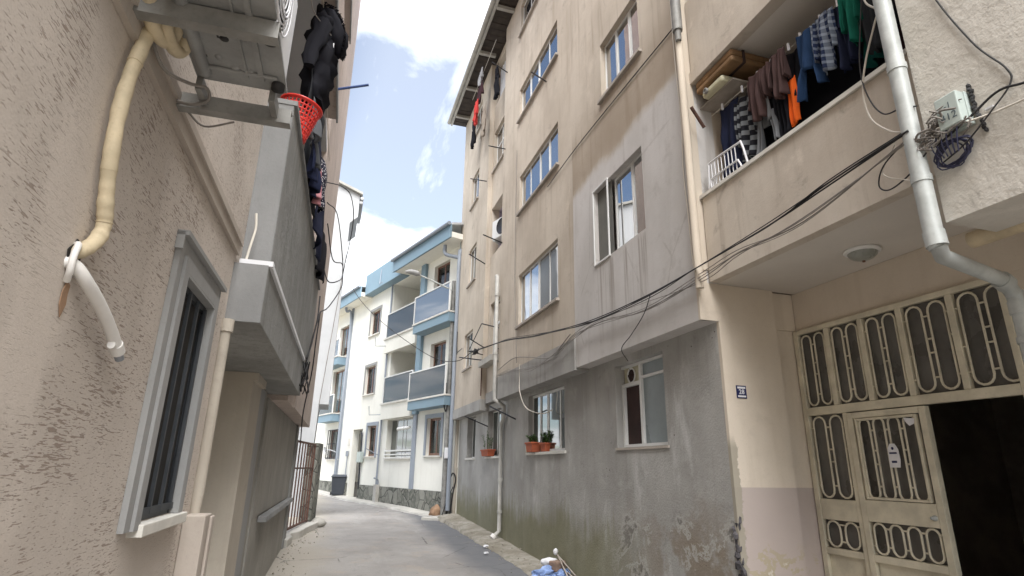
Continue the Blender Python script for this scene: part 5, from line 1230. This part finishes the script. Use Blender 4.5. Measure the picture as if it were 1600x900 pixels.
b = MB().tube([(3.42, 16.15, .35), (3.42, 16.15, 3.0)], .05, 10).tube([(3.42, 16.15, .5), (3.43, 16.13, 1.6)], .058, 10)
tag(b.build('rainwater_pipe', 'jamb', None, (3.42, 16.15, .3)), 'pale peeling rainwater pipe at the far corner of the tan block', 'pipe')
b = MB().tube(bez([(3.06, 16.22, 3.6), (3.02, 16.2, 3.3), (3.08, 16.2, 3.1), (3.12, 16.2, 3.35), (3.06, 16.2, 3.55), (3.05, 16.2, 3.9)], 6), .02, 6)
tag(b.build('cable_loop', 'cablek', None, (3.06, 16.2, 3.4)), 'small black cable loop hanging on the lamp post', 'cable')

# wheelie bin
bn = thing('wheelie_bin', 'dark grey wheelie bin standing by the white building entrance', 'wheelie bin', (.57, 24.3, .42))
z0 = ground_z(.57, 24.4)+.02
BF = F((.57, 24.4, 0), (1, 0, 0), (0, -1, 0))
b = MB(); b.add([BF(x*k, d*k2, z) for z, k, k2 in ((z0+.06, .82, .8), (z0+.70, 1., 1.)) for x, d in ((-.27, -.3), (.27, -.3), (.27, .3), (-.27, .3))], [(3, 2, 1, 0), (4, 5, 6, 7), (0, 1, 5, 4), (1, 2, 6, 5), (2, 3, 7, 6), (3, 0, 4, 7)])
b.build('body', 'bin', bn, bevel=.02)
b = MB().box(BF, -.30, .30, -.33, .33, z0+.702, z0+.735).prism([BF(-.28, .31, z0+.736), BF(-.28, -.31, z0+.736), BF(-.24, -.26, z0+.80), BF(-.24, .2, z0+.80)], BF.a*.54); b.build('lid', 'bin', bn, bevel=.012)
for s_ in (-1, 1): MB().lathe(BF(s_*.25-.025, -.26, z0+.08), (1, 0, 0), [(.08, 0), (.08, .05), (.02, .052), (.02, 0)], 16).build('wheel', 'cablek', bn)
MB().tube([BF(-.2, -.36, z0+.72), BF(.2, -.36, z0+.72)], .016, 8).build('handle', 'bin', bn)

tag(MB().blob((3.02, 16.65, ground_z(3, 16.6)+.13), (.16, .14, .18), 5, .4, 3).build('boulder', 'rock', None, (3.0, 16.6, .28)), 'rounded brown stone lying beside the lamp post foot', 'stone')
tag(MB().prism([V((x, y, .325)) for x, y in ((2.55, 16.1), (3.15, 15.95), (3.3, 16.25), (2.9, 16.45), (2.6, 16.3))], (0, 0, -.09)).build('stone_slab', 'concrete', None, (2.9, 16.2, .3)), 'flat pale concrete slab set around the lamp post foot', 'slab')

# rubbish heap at the wall foot
zg = ground_z(3.3, 8.5)-.02
tag(MB().box(F((3.40, 8.55, 0), (.93, .37, 0), (.37, -.93, 0)), -.13, .15, -.07, .10, zg+.10, zg+.24).build('concrete_block', 'brick', None, (3.4, 8.55, zg), bevel=.02), 'brown broken block on top of the rubbish at the grey wall', 'block')
tag(MB().blob((3.32, 8.72, zg+.2), (.13, .08, .055), 6, .35, 3).build('white_sack', 'paper', None, (3.32, 8.72, zg)), 'crumpled off-white sack lying behind the brown block', 'sack')
tag(MB().blob((3.17, 8.50, zg+.075), (.17, .10, .085), 8, .75, 3).build('plastic_bag', 'bluebag', None, (3.17, 8.5, zg)), 'crumpled light-blue plastic bag in the rubbish heap', 'bag')
tag(MB().blob((3.42, 8.36, zg+.07), (.13, .1, .07), 12, .7, 3).build('dark_bag', 'bluebag', None, (3.42, 8.36, zg)), 'dark blue bag crushed under the brown block', 'bag')
tag(MB().prism([V((x, y, zg+.03)) for x, y in ((2.92, 8.42), (3.08, 8.30), (3.2, 8.46), (3.05, 8.6))], (0, 0, .012)).build('cardboard_sheet', 'paper', None, (3.05, 8.45, zg)), 'flat white cardboard scrap beside the blue bag', 'litter')
for q, (p0, p1, nm_) in enumerate((((3.43, 8.66, zg+.30), (3.47, 7.75, zg+.02), 'long grey timber batten leaning on wall above rubbish'), ((3.42, 8.62, zg+.30), (3.36, 7.95, zg+.01), 'shorter grey timber batten crossing the rubbish heap'), ((3.44, 8.3, zg+.12), (3.44, 7.7, zg+.02), 'lowest timber batten nearest the camera in the rubbish'))):
    tag(MB().tube([p0, p1], .012, 4).build('timber_batten', 'timber', None, p0), nm_, 'batten')
tag(MB().blob((3.42, 8.70, zg+.34), (.035, .03, .05), 2, .3, 2).build('plastic_bottle', 'signwhite', None, (3.42, 8.7, zg+.3)), 'small white bottle poking from top of the rubbish heap', 'bottle')
for (x, y, l) in ((2.78, 10.3, 'crumpled white paper on dark asphalt nearest the heap'), (2.95, 11.0, 'crumpled white paper by the pavement edge farther up the street')):
    tag(MB().blob((x, y, ground_z(x, y)+.05), (.045, .035, .018), int(y), .9, 2).build('paper_litter', 'paper', None, (x, y, ground_z(x, y))), l, 'litter')
b = MB(); rs = random.Random(8)
for k in range(300):
    if k % 2: y = rs.uniform(7.8, 16); x = rs.gauss(3.0, .10) if k % 4 == 1 else rs.uniform(2.95, 3.45)
    else: y = rs.uniform(8.5, 16); x = -.56+.02*(y-8)+abs(rs.gauss(0, .22))
    hh = (.07 if x > 2.98 else 0)
    b.blob((x, y, ground_z(x, y)+hh+.008), (lambda q: (q, q*rs.uniform(.6, 1.3), q*.7))(rs.uniform(.004, .012)+.012*rs.random()**4), k, .6, 1)
gv = b.build('gravel_debris', 'paving', None, (1, 10, 0)); gv['kind'] = 'stuff'; gv['label'] = 'loose grit and crumbs along both road edges'; gv['category'] = 'gravel'

# flower pots on the sills
def plant(name, label, c, w_, d_, h_, seed, nst, ht, spiky=False, grp=None):
    t = thing(name, label, 'flower pot', c); x, y, z = c; r = random.Random(seed)
    PF = F(c, (0, 1, 0), (-1, 0, 0))
    b = MB(); b.add([PF(a*k*w_/2, d*k*d_/2, zz) for zz, k in ((0, .85), (h_, 1.)) for a, d in ((-1, -1), (1, -1), (1, 1), (-1, 1))], [(3, 2, 1, 0), (4, 5, 6, 7), (0, 1, 5, 4), (1, 2, 6, 5), (2, 3, 7, 6), (3, 0, 4, 7)])
    b.box(PF, -w_/2-.012, w_/2+.012, -d_/2-.012, d_/2+.012, h_-.025, h_+.004); b.build('pot', 'terra', t, bevel=.006)
    st, lf = MB(), MB()
    for k in range(nst):
        a, d = r.uniform(-.4, .4)*w_, r.uniform(-.3, .3)*d_; lx, ly = r.uniform(-.08, .08), r.uniform(-.05, .08); H = ht*r.uniform(.6, 1)
        pts = bez([PF(a, d, h_-.01), PF(a+lx*.3, d+ly*.3, h_+H*.5), PF(a+lx, d+ly, h_+H)], 5); st.tube(pts, .004, 5)
        for p in pts[2:]:
            for q in range(4 if not spiky else 3):
                dr = V((r.uniform(-1, 1), r.uniform(-1, 1), r.uniform(-.2, .8))).normalized(); sd = dr.cross(V((0, 0, 1))).normalized()*r.uniform(.010, .018)
                l = r.uniform(.03, .06); m_ = p+dr*l*.55
                lf.add([p, m_+sd, p+dr*l-V((0, 0, .01)), m_-sd, m_+V((0, 0, .004))], [(0, 1, 4), (1, 2, 4), (2, 3, 4), (3, 0, 4)])
    st.build('stem', 'leaf', t); lf.build('foliage', 'leaf', t)
plant('planter', 'terracotta trough with tall spindly plant on the far grey sill', (3.44, 12.85, 1.853), .62, .17, .14, 4, 5, .40, True)
plant('planter', 'terracotta pot with leafy plant at far end of the planter window sill', (3.46, 9.85, 1.883), .34, .18, .16, 5, 9, .12)
plant('flower_pot', 'smaller pot with bushy plant behind leafy pot on the planter window sill', (3.555, 9.45, 1.883), .26, .14, .14, 6, 9, .2)
tag(MB().lathe((3.47, 10.17, 1.883), (0, 0, 1), [(.035, 0), (.045, .10), (.03, .11), (.02, .16), (0, .165)], 12).build('small_bottle', 'oldplastic', None, (3.47, 10.17, 1.883)), 'small pale bottle standing at the sill end by the leafy pot', 'bottle')

# air-conditioner in the middle loggia
ac2 = thing('air_conditioner', 'white air-conditioner unit with round dark fan hung in the tan block loggia', 'air conditioner', (3.45, 12.2, 6.9))
AF = F((3.46, 12.42, 0), (.3, -.95, 0), (-.95, -.3, 0))
MB().box(AF, -.34, .34, -.28, .0, 6.98, 7.48).build('casing', 'acwhite', ac2, bevel=.02)
MB().lathe(AF(.08, .001, 7.24), AF.d, [(.21, 0), (.205, .012), (.19, .014), (.185, .002), (0, .002)], 28).build('fan', 'iron', ac2)
b = MB()
for x in (-.25, .25): b.box(AF, x-.02, x+.02, -.4, .0, 6.93, 6.975).tube([AF(x, -.05, 6.94), AF(x, -.4, 6.73)], .012, 6).cut()
b.pieces('wall_bracket', 'galv', ac2)
# laundry on the top loggia
def tp(name, label, cat, y0, y1, x, z, ln, kind, m, s): garment(name, label, cat, (x, y0, z), (x, y1, z), ln, kind, FB[m], s, 'clothes drying at the tan block top loggia')
tp('shirt', 'pale pinkish shirt topmost on the tan block top-loggia pole', 'shirt', 13.2, 12.8, 2.98, 12.1, .45, 'shirt', 'lightg', 31)
tp('shirt', 'dark maroon shirt hanging beside the red top near eaves', 'shirt', 13.35, 12.9, 3.0, 11.75, .6, 'shirt', 'maroon', 32)
tp('top', 'red top hanging on the tan block high loggia', 'top', 13.5, 13.1, 2.95, 11.3, .75, 'shirt', 'red', 33)
tp('shirt', 'black shirt hanging farthest left under the eaves', 'shirt', 14.2, 13.7, 3.05, 11.2, .9, 'trousers', 'black', 34)
tp('blanket', 'grey patterned blanket hanging below the red top', 'blanket', 13.3, 12.7, 3.1, 10.95, .9, 'towel', 'khaki', 35)
tp('trousers', 'black trousers hanging alone on the near side of top loggia', 'trousers', 12.1, 11.75, 3.15, 11.5, .95, 'trousers', 'black', 36)
tag(MB().tube([(3.05, 14.3, 12.05), (3.02, 11.6, 12.0)], .006, 5).build('clothes_line', 'cablew', None, (3.0, 13, 12)), 'washing line under the eaves of the tan block', 'clothes line')

# ================================================================ camera, sky, sun
cd = bpy.data.cameras.new('camera'); cam = bpy.data.objects.new('camera', cd); COL.objects.link(cam)
cd.sensor_width = 36; cd.lens = 893.28/1600*36; cd.clip_start = .02; cd.clip_end = 2000
RM = [(0.954408,-0.105123,-0.279383),(-0.298029,-0.282719,-0.911728),(0.016857,0.953425,-0.301159)]
cam.matrix_world = Matrix.Translation((0, 0, 1.6)) @ Matrix(RM).to_4x4()
S.camera = cam

SUN_EL, SUN_AZ = math.radians(56), math.radians(186)     # azimuth clockwise from +Y
sd = V((math.sin(SUN_AZ)*math.cos(SUN_EL), math.cos(SUN_AZ)*math.cos(SUN_EL), math.sin(SUN_EL)))
ld = bpy.data.lights.new('sun', 'SUN'); ld.energy = 4.8; ld.angle = math.radians(70); ld.color = (1, .98, .95)
lo = bpy.data.objects.new('sun', ld); COL.objects.link(lo); lo.rotation_euler = sd.to_track_quat('Z', 'Y').to_euler()
w = bpy.data.worlds.new('World'); S.world = w; w.use_nodes = True; nt = w.node_tree; nt.nodes.clear()
def nn(k, **kw):
    x = nt.nodes.new(k)
    for a, b_ in kw.items(): setattr(x, a, b_)
    return x
lk = nt.links.new
sky = nn('ShaderNodeTexSky', sky_type='NISHITA'); sky.sun_disc = False; sky.sun_elevation = SUN_EL; sky.sun_rotation = SUN_AZ
sky.air_density = 1.; sky.dust_density = .6; sky.ozone_density = 1.5
tc = nn('ShaderNodeTexCoord')
def wm(op, a, b_=0.):
    x = nn('ShaderNodeMath', operation=op)
    for i, v_ in enumerate((a, b_)):
        if isinstance(v_, bpy.types.NodeSocket): lk(v_, x.inputs[i])
        else: x.inputs[i].default_value = v_
    return x.outputs[0]
def wr(v_, lo_, hi_, a=0., b_=1.):
    x = nn('ShaderNodeMapRange'); x.interpolation_type = 'SMOOTHSTEP'; lk(v_, x.inputs[0])
    for i, q in enumerate((lo_, hi_, a, b_)): x.inputs[i+1].default_value = q
    return x.outputs[0]
sx = nn('ShaderNodeSeparateXYZ'); lk(tc.outputs['Generated'], sx.inputs[0])
# flat cloud layer: project the view direction on a plane overhead
dz = wm('MAXIMUM', wm('ADD', sx.outputs[2], .12), .03)
cx = nn('ShaderNodeCombineXYZ'); lk(wm('DIVIDE', sx.outputs[0], dz), cx.inputs[0]); lk(wm('DIVIDE', sx.outputs[1], dz), cx.inputs[1])
n1 = nn('ShaderNodeTexNoise'); lk(cx.outputs[0], n1.inputs['Vector']); n1.inputs['Scale'].default_value = 1.15; n1.inputs['Detail'].default_value = 9; n1.inputs['Roughness'].default_value = .58; n1.inputs['Distortion'].default_value = .35
n2 = nn('ShaderNodeTexNoise'); mp = nn('ShaderNodeMapping'); mp.inputs['Scale'].default_value = (2.6, .7, 1); mp.inputs['Rotation'].default_value = (0, 0, .5); lk(cx.outputs[0], mp.inputs[0]); lk(mp.outputs[0], n2.inputs['Vector']); n2.inputs['Scale'].default_value = 1.6; n2.inputs['Detail'].default_value = 8; n2.inputs['Roughness'].default_value = .6
def lobe(direction, c0, c1):
    d = nn('ShaderNodeVectorMath', operation='DOT_PRODUCT'); lk(tc.outputs['Generated'], d.inputs[0]); d.inputs[1].default_value = V(direction).normalized()
    return wr(d.outputs['Value'], c0, c1)
LOBES = [((0.05, 0.737, 0.69), .968, .992, .42), ((0.075, 0.945, 0.30), .972, .992, .40), ((0.077, 0.849, 0.523), .972, .995, -.4), ((-.42, .68, .60), .92, .97, -.5)]
acc = None
for (dr, c0, c1, amt) in LOBES:
    v_ = wm('MULTIPLY', lobe(dr, c0, c1), amt); acc = v_ if acc is None else wm('ADD', acc, v_)
lowband = wr(sx.outputs[2], .55, .30)                    # thicker cloud towards the horizon
dens = wm('ADD', wm('ADD', n1.outputs['Fac'], wm('MULTIPLY', lowband, .16)), acc)
cl = wr(dens, .56, .76)
wisps = wm('MULTIPLY', wr(n2.outputs['Fac'], .42, .70), .6)
cl = wm('MAXIMUM', wm('MAXIMUM', cl, wisps), wm('ADD', .10, wm('MULTIPLY', lobe((.08, .87, .48), .80, .97), .16)))
cl = wm('MULTIPLY', cl, wm('SUBTRACT', 1., wm('MULTIPLY', lobe((-.40, .70, .60), .90, .97), .88)))
mixc = nn('ShaderNodeMix', data_type='RGBA'); lk(cl, mixc.inputs[0]); lk(sky.outputs[0], mixc.inputs[6]); mixc.inputs[7].default_value = (9.5, 9.8, 10.2, 1)
bg = nn('ShaderNodeBackground'); lk(mixc.outputs[2], bg.inputs[0]); bg.inputs[1].default_value = .07
ow = nn('ShaderNodeOutputWorld'); lk(bg.outputs[0], ow.inputs[0])

S.view_settings.view_transform = 'Standard'; S.view_settings.look = 'None'; S.view_settings.gamma = 1; S.view_settings.use_curve_mapping = False
S.view_settings.exposure = 1.6
S.render.resolution_x, S.render.resolution_y = 1024, 576
S.cycles.max_bounces = 8; S.cycles.diffuse_bounces = 5; S.cycles.transparent_max_bounces = 12; S.cycles.caustics_reflective = False
